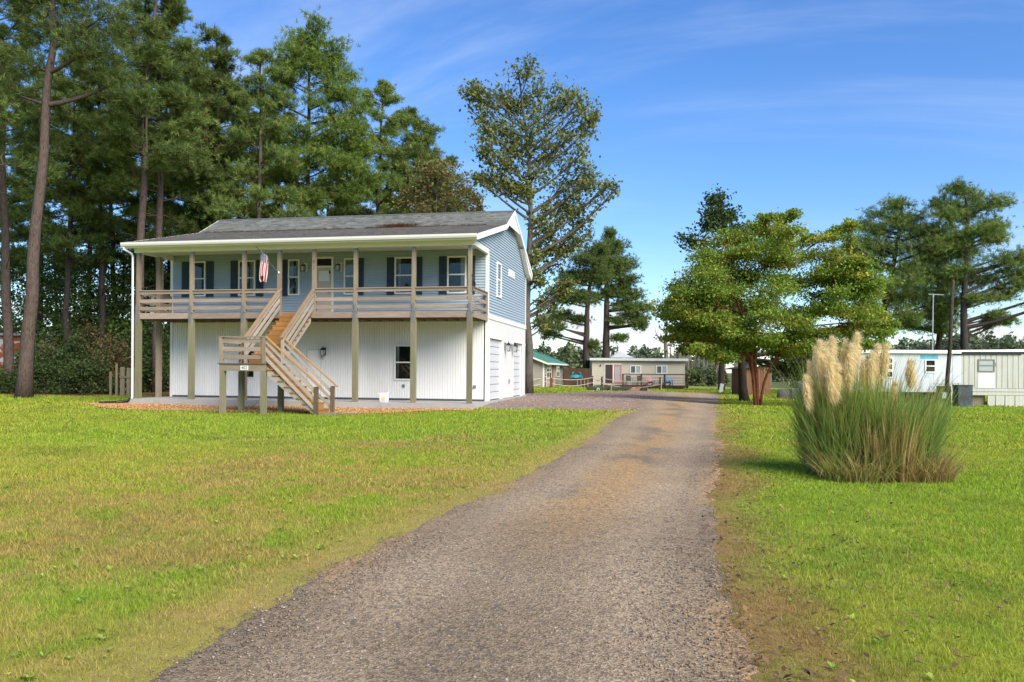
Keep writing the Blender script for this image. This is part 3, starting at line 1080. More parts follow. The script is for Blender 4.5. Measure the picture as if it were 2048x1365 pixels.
# lanterns
def lantern(loc, rz=0.0, plate=False, s=1.0):
    e = MB().box(-.05 * s, .05 * s, -.02, .0, -.14 * s, .16 * s)
    e.box(-.012, .012, -.11 * s, -.02, .10 * s, .125 * s)
    for sx in (-1, 1):
        for sy in (-1, 1):
            e.bar((sx * .075 * s, (-.15 + sy * .075) * s, .06 * s), (sx * .05 * s, (-.15 + sy * .05) * s, -.16 * s), .012, .012, (0, 1, 0))
    e.hexa([(-.095 * s, -.245 * s, .06 * s), (.095 * s, -.245 * s, .06 * s), (.095 * s, -.055 * s, .06 * s), (-.095 * s, -.055 * s, .06 * s),
            (-.02 * s, -.17 * s, .15 * s), (.02 * s, -.17 * s, .15 * s), (.02 * s, -.13 * s, .15 * s), (-.02 * s, -.13 * s, .15 * s)])
    e.box(-.06 * s, .06 * s, -.21 * s, -.09 * s, -.18 * s, -.16 * s)
    e.box(-.012, .012, -.165 * s, -.135 * s, .15 * s, .20 * s)
    o = e.build('wall_lantern', black, house, loc=loc)
    o.rotation_euler = (0, 0, rz)
    g = MB().hexa([(-.046 * s, -.196 * s, -.158 * s), (.046 * s, -.196 * s, -.158 * s), (.046 * s, -.104 * s, -.158 * s), (-.046 * s, -.104 * s, -.158 * s),
                   (-.07 * s, -.22 * s, .058 * s), (.07 * s, -.22 * s, .058 * s), (.07 * s, -.08 * s, .058 * s), (-.07 * s, -.08 * s, .058 * s)])
    g.build('lantern_glass', plain('lantern_glass', (.42, .44, .45), .15, .05, spec=.6), o)
    if plate:
        MB().box(-.13, .13, .0, .02, -.17, .2).build('mounting_plate', trimw, o)
lantern((-7.92, -.036, 5.50), plate=True, s=.95)
lantern((-6.36, -.036, 5.50), plate=True, s=.95)
lantern((-7.0, -.02, 1.98), s=1.1)
lantern((.02, 3.35, 2.30), R(90), s=1.15)
lantern((.02, 4.95, 2.30), R(90), s=1.15)
# sockets and vent
for x in (-3.52, -.52):
    MB().box(x - .05, x + .05, -.035, .0, .52, .64).build('outdoor_socket', galv, house)
MB().box(.01, .05, 4.25, 4.37, .66, .84).build('outdoor_socket', galv, house)
gv = MB().box(.0, .035, 4.10, 5.48, 5.52, 5.84).build('gable_vent', trimw, house)
for k in range(5):
    MB().hexa([(.034, 4.18, 5.55 + k * .055), (.046, 4.18, 5.55 + k * .055), (.046, 5.40, 5.55 + k * .055), (.034, 5.40, 5.55 + k * .055),
               (.034, 4.18, 5.595 + k * .055), (.036, 4.18, 5.595 + k * .055), (.036, 5.40, 5.595 + k * .055), (.034, 5.40, 5.595 + k * .055)]).build('vent_slat', trimw, gv)
# gable window
gw = MB()
for a in ((1.57, 2.42, 5.76, 5.83), (1.57, 2.42, 4.35, 4.42), (1.57, 1.64, 4.42, 5.76), (2.35, 2.42, 4.42, 5.76)):
    gw.box(-.02, .06, a[0], a[1], a[2], a[3])
gwo = gw.build('window', trimw, house)
MB().box(-.01, .045, 1.64, 2.35, 5.08, 5.135).build('meeting_rail', trimw, gwo)
MB().box(-.01, .022, 1.64, 2.35, 5.135, 5.76).build('pane', glass, gwo)
MB().box(-.01, .014, 1.64, 2.35, 4.42, 5.08).build('pane', glass, gwo)

# ---- roof: deck, fascias, shingles
OV = .25
x0, x1 = -W - OV, OV
def sec(off0, off1, ys):
    top = [(y, float(roof_front(y) if y < RIDGE[0] else roof_rear(y)) - off0) for y in ys]
    bot = [(y, float(roof_front(y) if y < RIDGE[0] else roof_rear(y)) - off1) for y in reversed(ys)]
    return top + bot
ys = [-2.86, 2.44, RIDGE[0], REAR[0]]
rf = MB()
P = sec(.012, .10, ys)
n = len(ys)
for i in range(n - 1):
    a, b, c, d = P[i], P[i + 1], P[2 * n - 2 - i], P[2 * n - 1 - i]
    rf.hexa([(x0, d[0], d[1]), (x1, d[0], d[1]), (x1, c[0], c[1]), (x0, c[0], c[1]), (x0, a[0], a[1]), (x1, a[0], a[1]), (x1, b[0], b[1]), (x0, b[0], b[1])])
roof = rf.build('roof', soff, house)
for xr in (x1, x0 - .03):          # rake boards
    for i in range(n - 1):
        y0, y1 = ys[i], ys[i + 1]
        za, zb = [float(roof_front(y) if y < RIDGE[0] else roof_rear(y)) for y in (y0, y1)]
        MB().hexa([(xr, y0, za - .21), (xr + .03, y0, za - .21), (xr + .03, y1, zb - .21), (xr, y1, zb - .21),
                   (xr, y0, za + .01), (xr + .03, y0, za + .01), (xr + .03, y1, zb + .01), (xr, y1, zb + .01)]).build('rake_board', trimw, roof)
    # closed white panel at the peak
    zt, zb2 = 8.27, 7.72
    yl, yr = 2.44 + (zb2 + .2 - 7.557) / .524, RIDGE[0] + (RIDGE[1] - zb2 - .2) / .483
    xi = xr - .012 if xr > 0 else xr + .030
    MB().prism([(yl, zb2), (yr, zb2), (RIDGE[0], zt + .12)], 'x', xi, xi + .012).build('peak_panel', trimw, roof)
    MB().box(xi - .01, xi + .02, yl - .1, yr + .1, zb2 - .10, zb2 + .02).build('peak_trim', trimw, roof)
    # boxed soffit under the rear rake
    MB().prism([(6.6, roof_rear(6.6) - .22), (REAR[0], REAR[1] - .20), (REAR[0], REAR[1] - .34), (L + .0, 5.98), (L - .35, 6.08)], 'x', min(xr, xr - OV + .03) if xr > 0 else xr, max(xr, .0) if xr > 0 else xr + OV).build('eave_return', soff, roof)

def shingles(ya, yb, pal, seed, lift=.0):
    r_ = np.random.default_rng(seed)
    za, zb = [float(roof_front(y) if y < RIDGE[0] + .01 else roof_rear(y)) for y in (ya, yb)]
    ln = math.hypot(yb - ya, zb - za)
    nrow = int(ln / .145)
    uy, uz = (yb - ya) / ln, (zb - za) / ln
    ny, nz = -uz, uy
    if nz < 0:
        ny, nz = -ny, -nz
    V, F, C = [], [], []
    for r in range(nrow + 1):
        s0 = r * .145
        s1 = min(s0 + .16, ln)
        if s1 <= s0:
            break
        xx = x0 - r_.random() * .33
        while xx < x1:
            w = r_.uniform(.16, .36)
            a, b = max(xx, x0 - .015), min(xx + w - .004, x1 + .015)
            xx += w
            if b - a < .02:
                continue
            t = .014 + r_.random() * .006 + (.006 if r_.random() < .3 else 0)
            o = len(V)
            for (s, h) in ((s0 - .004, .0), (s0 - .004, t), (s1, .004)):
                for x in (a, b):
                    V.append((x, ya + uy * s + ny * h, za + uz * s + nz * h - .008))
            F += [(o, o + 1, o + 3, o + 2), (o + 2, o + 3, o + 5, o + 4)]
            c = np.array(pal[r_.integers(len(pal))]) * r_.uniform(.8, 1.2)
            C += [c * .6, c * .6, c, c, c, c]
    me = np_mesh('shingles', V, F, C)
    o = link('shingles', me, vcol_mat('asphalt_shingle', .95, 55, .3, .35, .004), roof)
    return tag(o, kind='stuff')
g_up = [(.150, .153, .138), (.165, .166, .148), (.135, .139, .128), (.175, .172, .153), (.120, .125, .117)]
g_lo = [(.115, .113, .106), (.104, .102, .097), (.128, .117, .106), (.096, .096, .094), (.118, .106, .095)]
shingles(-2.88, 2.44, g_lo, 1)
shingles(2.44, RIDGE[0], g_up, 2)
shingles(REAR[0], RIDGE[0], g_up, 3)
MB().prism([(RIDGE[0] - .13, RIDGE[1] - .05), (RIDGE[0], RIDGE[1] + .02), (RIDGE[0] + .13, RIDGE[1] - .05)], 'x', x0 - .01, x1 + .01).build('ridge_cap', plain('ridge_shingle', (.11, .115, .115), .95, .3, 8), roof)

# gutter, porch fascia, beam, ceiling
gt = MB().prism([(-2.90, 6.10), (-2.985, 6.115), (-3.01, 6.18), (-3.01, 6.255), (-2.99, 6.255), (-2.985, 6.20), (-2.91, 6.20), (-2.895, 6.25), (-2.885, 6.25), (-2.885, 6.10)], 'x', x0, x1).build('gutter', plain('gutter_cream', (.70, .67, .60), .4, .04, 2), house)
HB('fascia_board', x0, x1, -2.884, -2.85, 6.06, 6.215, trimw)
HB('porch_beam', -W - .02, .02, -D - .10, -D + .12, BEAM0, BEAM1, soff)
HB('porch_beam', -.105, .024, -D + .12, .10, BEAM0 + .002, BEAM1, trimw)
HB('porch_beam', -W - .02, -W + .11, -D + .12, .0, BEAM0 + .002, BEAM1, trimw)
HB('porch_soffit', x0 + .03, x1 - .02, -2.85, -D - .10, 6.085, 6.10, soff)
HB('porch_ceiling', -W + .11, -.105, -D + .12, -.03, CEIL - .012, CEIL + .03, soff)
rg = MB().box(x0 + .03, x1 - .03, L + .02, REAR[0], 5.96, 5.98)
rg.build('rear_soffit', soff, house)
HB('rear_fascia', x0, x1, REAR[0], REAR[0] + .03, 5.95, 6.20, trimw)
# downspout with black drain extension
MB().tube([(-W - .16, -2.93, 6.10), (-W - .16, -2.92, 6.0), (-W - .02, -2.62, 5.86), (-W - .02, -2.55, 5.75), (-W - .02, -2.52, .05), (-W - .06, -2.58, -.03)], .042, 8).build('downspout', plain('downspout_white', (.80, .80, .79), .4, .04), house)
MB().tube([(-W - .05, -2.58, .02), (-W - .12, -2.68, -.10), (-W - .40, -2.95, -.15), (-W - 1.05, -3.15, -.18)], [.055, .06, .062, .062], 8).build('drain_pipe', plain('black_plastic', (.016, .017, .017), .45, .2), house)

# ---- porch frame: square pilings below, slimmer posts above
UP = [-14.03, -11.64, -9.345, -7.84, -6.38, -4.67, -2.335, -.145]
LOW = [0, 1, 2, 5, 6, 7]
for i, x in enumerate(UP):
    MB().box(x - .07, x + .07, -D - .07, -D + .07, DECK if i in LOW else 3.24, BEAM0).build('porch_post', PW('z'), house)
    if i in LOW:
        MB().box(x - .095, x + .095, -D - .095, -D + .095, -.07 if i else -.07, DECK - .035).build('piling', MW('z'), house)
        xs_ = x - .03 if i < 5 else x + .0
        MB().box(xs_ - .045, xs_ + .045, -D - .101, -D - .0955, 3.06, 3.76).build('post_strap', galv, house)
        MB().box(x - .13, x + .13, -D - .13, -D + .10, -.085, -.045).build('pier_pad', conc, house)
    if i != 4:
        MB().box(x - .05, x + .05, -D - .0755, -D - .0705, 5.74, BEAM0).build('post_bracket', galv, house)
    MB().box(x - .11, x + .11, -D - .13, -D + .13, BEAM0 - .022, BEAM0 - .001).build('post_cap', soff, house)
# side post of the left return
MB().box(-W + .02, -W + .2, -1.09, -.91, -.04, BEAM0).build('porch_post', PW('z'), house)

# rim joists, joists and deck boards
segs = [(-14.13, -11.74), (-11.54, -9.445), (-9.245, -4.77), (-4.57, -2.435), (-2.235, -.245)]
HB('rim_joist', -W - .02, .02, -D + .02, -D + .06, 3.232, DECK - .037, GW('x'))
for a, b in segs:
    HB('rim_board', a, b, -D - .065, -D - .02, 3.228, DECK - .002, GW('x'))
HB('rim_board', -.035, .012, -D + .10, -.035, 3.23, DECK - .002, GW('y'))
HB('rim_board', -W - .012, -W + .035, -D + .10, -.035, 3.23, DECK - .002, GW('y'))
for k in range(30):
    x = -W + .25 + k * (W - .5) / 29
    HB('floor_joist', x - .02, x + .02, -D + .06, -.03, 3.235, DECK - .036, wood('joist', (.24, .16, .10), (.16, .10, .06), 'y'))
nb = 16
for k in range(nb):
    ya = -D - .02 + k * .1475
    HB('deck_board', -W - .01, .01, ya, min(ya + .142, -.032), DECK - .034, DECK, GW('x'))

# railings: three flat boards and a cap, one panel per bay
RZ = [(3.585, 3.72), (3.885, 4.02), (4.225, 4.345)]
def rail_bay(xa, xb):
    for z0, z1 in RZ:
        HB('rail_board', xa, xb, -D - .045, -D - .007, z0, z1, GW('x'))
    HB('rail_cap', xa, xb, -D - .085, -D + .055, 4.347, 4.385, GW('x'))
for a, b in ((0, 1), (1, 2), (2, 3), (4, 5), (5, 6), (6, 7)):
    rail_bay(UP[a] + .072, UP[b] - .072)
for xs in (-.03, -W + .015):
    for z0, z1 in RZ:
        HB('rail_board', xs - .02, xs + .02, -D + .072, -.14, z0, z1, GW('y'))
    HB('rail_cap', xs - .06, xs + .06, -D + .072, -.10, 4.347, 4.385, GW('y'))
    HB('rail_post', xs - .044, xs + .044, -.13, -.04, DECK, 4.346, GW('z'))
# coil of black cable hung on the corner post
MB().tube([(-.07, -D, 4.78), (-.03, -D - .02, 4.72), (0.0, -D, 4.6), (.03, -D + .02, 4.48), (.01, -D, 4.42), (-.03, -D - .03, 4.5), (.0, -D - .03, 4.62), (.06, -D, 4.5), (.04, -D, 4.3)], .016, 5).build('cable_coil', black, house)
MB().box(-.09, -.06, -D - .03, -D + .03, 4.74, 4.84).build('cable_hook', black, house)

# ---- stairs: upper flight straight out to a landing, lower flight turning right
LT = 1.43                       # landing top
YA, YB = -D - .07, -4.95        # upper flight run
LX0, LX1, LY0, LY1 = -8.10, -6.38, -6.20, -4.78
def flight_parts(name, n, top, bottom, make):
    pass
up = MB()
for x in (-7.66, -6.50):
    dz, dy = DECK - LT, YB - YA
    a, b = Vector((x, YA, DECK - .20)), Vector((x, YB, LT - .12))
    up.bar(a, b, .04, .24, (1, 0, 0)) if False else up.hexa([(x - .02, YA, DECK - .42), (x + .02, YA, DECK - .42), (x + .02, YB, LT - .22), (x - .02, YB, LT - .22),
                                                           (x - .02, YA, DECK - .17), (x + .02, YA, DECK - .17), (x + .02, YB, LT + .06), (x - .02, YB, LT + .06)])
upper = up.build('upper_stair', LW('y'), house)
NU = 11
rise = (DECK - LT) / NU
run = (YA - YB) / (NU - 1)
for k in range(1, NU):
    zt = DECK - k * rise
    yf = YA - k * run
    MB().box(-7.72, -6.44, yf - .02, yf + run + .01, zt - .038, zt).build('tread', OW('x'), upper)
    MB().box(-7.68, -6.48, yf + run - .012, yf + run + .01, zt + .001, zt + rise - .039).build('riser', OW('x'), upper)
MB().box(-7.68, -6.48, YB - .012, YB + .01, LT + .001, LT + rise - .039).build('riser', OW('x'), upper)
def sloped(x, w, za, zb, ya, yb, h, mat, name, parent):
    return MB().hexa([(x - w / 2, ya, za), (x + w / 2, ya, za), (x + w / 2, yb, zb), (x - w / 2, yb, zb),
                      (x - w / 2, ya, za + h), (x + w / 2, ya, za + h), (x + w / 2, yb, zb + h), (x - w / 2, yb, zb + h)]).build(name, mat, parent)
for x in (-7.80, -6.38):
    for off in (.22, .50, .76):
        sloped(x, .038, DECK + off - .06, LT + off + .02, YA + .06, YB, .15, LW('y'), 'rail_board', upper)
    sloped(x, .14, DECK + .90, LT + .90, YA + .08, YB - .08, .042, wood('rail_cap_brown', (.37, .25, .145), (.25, .16, .09), 'y'), 'rail_cap', upper)
    MB().box(x - .046, x + .046, YB - .04, YB + .052, LT, LT + .90).build('newel_post', LW('z'), upper)

land = MB()
for b in ((LX0, LX1, LY0, LY0 + .04), (LX0, LX1, LY1 - .04, LY1)):
    land.box(b[0], b[1], b[2], b[3], LT - .27, LT - .037)
for x in (LX0, LX1 - .04):
    land.box(x, x + .04, LY0 + .04, LY1 - .04, LT - .27, LT - .037)
landing = land.build('stair_landing', PW('x'), house)
for k in range(10):
    ya = LY0 - .03 + k * .148
    MB().box(LX0 - .05, LX1 + .03, ya, ya + .142, LT - .036, LT).build('deck_board', wood('dark_deck', (.16, .135, .085), (.09, .075, .05), 'x', moss=(.09, .10, .045)), landing)
for (x, y) in ((LX0 + .09, LY0 + .09), (LX1 - .09, LY0 + .09), (LX0 + .09, LY1 - .09), (LX1 - .09, LY1 - .09)):
    w = .085
    X, Y = hw(x, y)
    MB().box(x - w, x + w, y - w, y + w, g1(X, Y) - .1, LT - .271).build('landing_post', MW('z'), landing)
# landing rail on the front and the left side
for (x, y) in ((LX0 + .05, LY0 + .05), (LX1 - .05, LY0 + .05), (LX0 + .05, LY1 - .05)):
    MB().box(x - .06, x + .06, y - .06, y + .06, LT + .001, LT + .89).build('newel_post', PW('z'), landing)
for z0 in (LT + .14, LT + .42, LT + .70):
    MB().box(LX0 + .11, LX1 - .11, LY0 + .05, LY0 + .09, z0, z0 + .14).build('rail_board', GW('x'), landing)
    MB().box(LX0 + .05, LX0 + .09, LY0 + .11, LY1 - .11, z0, z0 + .14).build('rail_board', GW('y'), landing)
MB().box(LX0 - .03, LX1 + .01, LY0 - .02, LY0 + .12, LT + .892, LT + .93).build('rail_cap', PW('x'), landing)
MB().box(LX0 - .03, LX0 + .11, LY0 + .12, LY1, LT + .892, LT + .93).build('rail_cap', PW('y'), landing)
# number plate on the landing
pl = MB().box(-7.29, -7.00, LY0 - .02, LY0 - .003, LT - .235, LT - .085).build('number_plate', plain('plate_white', (.76, .76, .74), .4), landing)
def text(name, body, size, loc, rot, mat, parent, extrude=.002):
    c = bpy.data.curves.new(name, 'FONT')
    c.body = body
    c.size = size
    c.extrude = extrude
    c.align_x = 'CENTER'
    c.align_y = 'CENTER'
    o = bpy.data.objects.new(name, c)
    COL.objects.link(o)
    c.materials.append(mat)
    bpy.context.view_layer.update()
    me = bpy.data.meshes.new_from_object(o.evaluated_get(bpy.context.evaluated_depsgraph_get()))
    bpy.data.objects.remove(o)
    bpy.data.curves.remove(c)
    o = link(name, me, mat, parent, loc)
    o.rotation_euler = rot
    return o
text('plate_number', '402', .15, (-7.145, LY0 - .0215, LT - .16), (R(90), 0, 0), black, pl)

# lower flight
low = MB()
BX = -4.62                       # foot of the flight
gx, gy = hw(BX, -5.5)
GB = g1(gx, gy)
for y in (LY0 + .12, LY1 - .10):
    low.hexa([(LX1 + .03, y - .02, LT - .42), (BX + .02, y - .02, GB - .02), (BX + .02, y + .02, GB - .02), (LX1 + .03, y + .02, LT - .42),
              (LX1 + .03, y - .02, LT - .13), (BX + .02, y - .02, GB + .16), (BX + .02, y + .02, GB + .16), (LX1 + .03, y + .02, LT - .13)])
lower = low.build('lower_stair', LW('x'), house)
NL = 9
rise2 = (LT - GB) / NL
run2 = (BX - LX1 - .02) / (NL - 1)
for k in range(1, NL):
    zt = LT - k * rise2
    xf = LX1 + .03 + k * run2
    MB().box(xf - run2 - .01, xf + .02, LY0 + .06, LY1 - .05, zt - .038, zt).build('tread', OW('y'), lower)
    MB().box(xf - run2 - .01, xf - run2 + .012, LY0 + .14, LY1 - .12, zt + .001, zt + rise2 - .039).build('riser', OW('y'), lower)
    MB().box(xf - .02, xf + .0, LY0 + .14, LY1 - .12, zt - rise2, zt - .039).build('riser', OW('y'), lower) if k == NL - 1 else None
for y, cm in ((LY0 + .05, 0), (LY1 - .03, 0)):
    def sl(za, zb, xa, xb, h, w, mat, name):
        return MB().hexa([(xa, y - w / 2, za), (xb, y - w / 2, zb), (xb, y + w / 2, zb), (xa, y + w / 2, za), (xa, y - w / 2, za + h), (xb, y - w / 2, zb + h), (xb, y + w / 2, zb + h), (xa, y + w / 2, za + h)]).build(name, mat, lower)
    xa, xb = LX1 + (.01 if cm == 0 else 0), BX + .06
    for off in (.10, .40, .68):
        sl(LT + off, GB + off + .02, xa, xb, .14, .038, LW('x'), 'rail_board')
    sl(LT + .88, GB + .93, xa, xb + .22, .042, .14, wood('rail_cap_orange', (.46, .27, .115), (.31, .165, .06), 'x'), 'rail_cap')
    MB().box(xb - .02, xb + .10, y - .06, y + .06, GB - .15, GB + .97).build('newel_post', wood('newel_dark', (.17, .12, .075), (.10, .075, .045), 'z', moss=(.12, .13, .06)), lower)
MB().box(BX - .02, BX + .62, LY0 + .1, LY1 - .1, GB - .06, GB + .045).build('bottom_step', PW('y'), lower)

# post numerals, house side of the entry post
text('post_numeral', '0', .19, (UP[4], -D - .0725, 5.40), (R(90), 0, 0), black, house)
text('post_numeral', '2', .17, (UP[4], -D - .0725, 5.17), (R(90), 0, 0), black, house)
MB().box(UP[4] - .012, UP[4] + .012, -D - .076, -D - .0705, 5.275, 5.30).build('numeral_pin', black, house)
# ------------------------------------------------------------------ trees
def unit(v):
    return v / (np.linalg.norm(v, axis=-1, keepdims=True) + 1e-9)

def needles_mesh(name, tufts, dirs, r_, n=12, ln=.24, w=.02, pal=((.12, .175, .042), (.15, .21, .052), (.095, .145, .041), (.20, .24, .065)), dead=.015):
    """tufts (t,3) of radiating needle bundles"""
    t = len(tufts)
    d = unit(r_.normal(size=(t, n, 3)) + unit(dirs)[:, None, :] * 1.0 + np.array((0, 0, .45)))
    l = ln * r_.uniform(.65, 1.15, (t, n, 1))
    p = tufts[:, None, :] + r_.normal(size=(t, n, 3)) * .05
    s = unit(np.cross(d, r_.normal(size=(t, n, 3)))) * w / 2
    V = np.stack([p - s, p + s, p + d * l], 2).reshape(-1, 3)
    c = np.array(pal)[r_.integers(0, len(pal), t)] * r_.uniform(.75, 1.25, (t, 1))
    k = r_.random(t) < dead
    c[k] = np.array((.17, .085, .03))
    C = np.repeat(c, n * 3, 0).reshape(t, n, 3, 3) * r_.uniform(.85, 1.15, (t, n, 1, 1))
    return np_mesh(name, V, np.arange(t * n * 3).reshape(-1, 3), C.reshape(-1, 3))

def leaves_mesh(name, pts, r_, l=.11, w=.07, pal=((.09, .13, .03),), droop=.3, size_var=.4):
    n = len(pts)
    d = unit(r_.normal(size=(n, 3)) + np.array((0, 0, -droop)))
    s = unit(np.cross(d, r_.normal(size=(n, 3))))
    k = r_.uniform(1 - size_var, 1 + size_var, (n, 1))
    V = np.stack([pts, pts + d * l * .5 * k + s * w * .5 * k, pts + d * l * k, pts + d * l * .5 * k - s * w * .5 * k], 1).reshape(-1, 3)
    c = np.array(pal)[r_.integers(0, len(pal), n)] * r_.uniform(.7, 1.3, (n, 1))
    return V, np.repeat(c, 4, 0)

def bez(a, b, c, n=6):
    t = np.linspace(0, 1, n)[:, None]
    return a * (1 - t) ** 2 + 2 * b * t * (1 - t) + c * t * t

def tree_parts(name, trunk, rad, clumps, kind, seed, twigs=5, per=14, spread=.35, rise=.55, base_frac=.3, leafsize=.11, pal=None, needle_n=12, needle_l=.24, needle_w=.022, branch_r=.35, colour_top=None, shell=.35, dead=.02, twig_r=.012, stubs=0):
    """trunk: list of (x,y,z); clumps: (x,y,z,rx,ry,rz[,weight]) foliage masses. Returns trunk mesh, crown mesh."""
    r_ = np.random.default_rng(seed)
    tr = np.array(trunk, float)
    mb = MB()
    zz = tr[:, 2]
    # finer trunk with slight wander
    zf = np.linspace(zz[0], zz[-1], 14)
    tx, ty = np.interp(zf, zz, tr[:, 0]), np.interp(zf, zz, tr[:, 1])
    wob = (zz[-1] - zz[0]) * .0018
    tx[1:] += r_.normal(size=13) * wob
    ty[1:] += r_.normal(size=13) * wob
    rr = np.interp(zf, [zz[0], zz[0] + (zz[-1] - zz[0]) * .04, zz[-1]], [rad[0] * 1.3, rad[0], rad[1]])
    mb.tube(np.stack([tx, ty, zf], -1), list(rr), 9)
    for k in range(stubs):
        zt = r_.uniform(zz[0] + (zz[-1] - zz[0]) * .22, zz[0] + (zz[-1] - zz[0]) * max(base_frac, .3))
        a = np.array((np.interp(zt, zf, tx), np.interp(zt, zf, ty), zt))
        an, ll = r_.uniform(0, 6.28), r_.uniform(.5, 2.2)
        d_ = np.array((math.cos(an), math.sin(an), r_.uniform(-.25, .3)))
        mb.tube([a, a + d_ * ll * .5 + np.array((0, 0, .05)), a + d_ * ll + np.array((0, 0, -.1 + r_.random() * .4))], [.035, .022, .008], 4, cap=False)
    tufts, tdirs, lpts = [], [], []
    zmin = zz[0] + (zz[-1] - zz[0]) * base_frac
    for cl in clumps:
        c = np.array(cl[:3], float)
        e = np.array(cl[3:6], float)
        wgt = cl[6] if len(cl) > 6 else 1.0
        # branch from the trunk
        zt = min(max(c[2] - rise * math.hypot(c[0] - np.interp(c[2], zf, tx), c[1] - np.interp(c[2], zf, ty)), zmin), zz[-1] * .985)
        a = np.array((np.interp(zt, zf, tx), np.interp(zt, zf, ty), zt))
        m = (a + c) / 2 + np.array((0, 0, (c[2] - a[2]) * -.12)) + r_.normal(size=3) * np.linalg.norm(c - a) * .06
        path = bez(a, m, c, 7)
        L_ = np.linalg.norm(c - a)
        r0 = max(min(np.interp(zt, zf, rr) * .75, branch_r * .03 * (L_ + 1.0) + .015), .012)
        mb.tube(path, list(np.linspace(r0, max(r0 * .3, .008), 7)), 5, cap=False)
        nt_ = max(2, int(twigs * wgt))
        for k in range(nt_):
            d = unit(r_.normal(size=3))
            rad_ = r_.uniform(shell, 1.0) ** .6
            q = c + d * e * rad_
            s = path[r_.integers(3, 7)] + r_.normal(size=3) * .02
            mid = (s + q) / 2 + np.array((0, 0, -.04 * np.linalg.norm(q - s)))
            tw = bez(s, mid, q, 4)
            mb.tube(tw, [twig_r * 1.6, twig_r * 1.3, twig_r, twig_r * .6], 3, cap=False)
            m_ = max(2, int(per))
            tt = r_.uniform(.25, 1.0, m_) ** .8
            pp = np.stack([np.interp(tt, [0, .33, .67, 1], tw[:, i]) for i in range(3)], -1)
            pp = pp + r_.normal(size=(m_, 3)) * e * spread * (.4 + .6 * tt[:, None])
            if kind == 'needle':
                tufts.append(pp)
                tdirs.append(np.repeat((q - s)[None], m_, 0) + (pp - c) * .5)
            else:
                lpts.append(pp)
    tm = bpy.data.meshes.new(name + '_trunk')
    tm.from_pydata(mb.v, [], mb.f)
    tm.polygons.foreach_set('use_smooth', [True] * len(tm.polygons))
    tm.update()
    if kind == 'needle':
        kw = dict(pal=pal) if pal else {}
        cm = needles_mesh(name + '_crown', np.concatenate(tufts), np.concatenate(tdirs), r_, needle_n, needle_l, needle_w, dead=dead, **kw)
    else:
        P = np.concatenate(lpts)
        V, C = leaves_mesh(name, P, r_, leafsize, leafsize * .62, pal or ((.08, .12, .03),))
        cm = np_mesh(name + '_crown', V, np.arange(len(V)).reshape(-1, 4), C)
    return tm, cm

def plant_tree(name, label, cat, loc, parts, bark_m, leaf_m, rz=0, s=1.0, group=None):
    t = thing(name, label, cat, loc, rz, group)
    t.scale = (s, s, s)
    link('trunk', parts[0], bark_m, t)
    link('crown', parts[1], leaf_m, t)
    return t

def S(px, py, Y):
    """picture point (photo pixels) at distance Y -> world x, z; used to size trees from the photograph"""
    a, b = px - 1024.0, py - 741.4
    r0 = R(.423)
    A, B = a * math.cos(r0) + b * math.sin(r0), -a * math.sin(r0) + b * math.cos(r0)
    return A / 1605.26 * Y, CAM_H - B / 1605.26 * Y

def shaped_tree(name, label, cat, Y, base_px, trunk_px, rad, clumps_px, kind, seed, depth=.8, fat=(1.0, 1.0), infill=0, group=None, bark_m=None, leaf_m=None, **kw):
    """tree whose limbs and foliage masses have their own places in depth around the trunk"""
    r_ = np.random.default_rng(seed + 500)
    k = Y / 1605.26
    bx, _ = S(base_px, 741, Y)
    bz = g1(bx, Y)
    tr = [(0, 0, -.15)]
    for (px, py) in trunk_px:
        x, z = S(px, py, Y)
        tr.append((x - bx, 0.0, z - bz))
    cl = []
    for c in clumps_px:
        x, z = S(c[0], c[1], Y)
        rx, rz = c[2] * k, c[3] * k
        span = max(abs(x - bx) * .5, 1.0)
        y = r_.uniform(-1, 1) * depth * max(rx, span * .7)
        rx, rz = rx * fat[0], rz * fat[1]
        ry = max(rx * .85, rz)
        cl.append((x - bx, y, z - bz, rx, ry, rz, c[4] if len(c) > 4 and c[4] else max(.6, rx * ry * rz / 1.5)))
        for q in range(infill):
            a = r_.uniform(0, 6.283)
            cl.append((x - bx + rx * .8 * math.cos(a), y + ry * 1.1 * math.sin(a) + r_.normal() * .5, z - bz + rz * r_.uniform(-.9, .6), rx * .75, ry * .75, rz * .7, max(.5, rx * ry * rz / 3)))
    return plant_tree(name, label, cat, (bx, Y, bz), tree_parts(name, tr, rad, cl, kind, seed, **kw), bark_m, leaf_m, group=group)

pine_bark = bark('pine_bark', (.135, .098, .082), (.068, .048, .041))
pine_bark_d = bark('pine_bark_dark', (.075, .060, .050), (.040, .032, .028))
grey_bark = bark('grey_bark', (.16, .145, .12), (.09, .08, .066))
red_bark = bark('red_bark', (.24, .075, .038), (.10, .036, .022), (5, 5, .8))
needle_m = foliage('pine_needles', trans=.32, rand=.22)
leaf_m = foliage('broad_leaves', trans=.35, rand=.12)

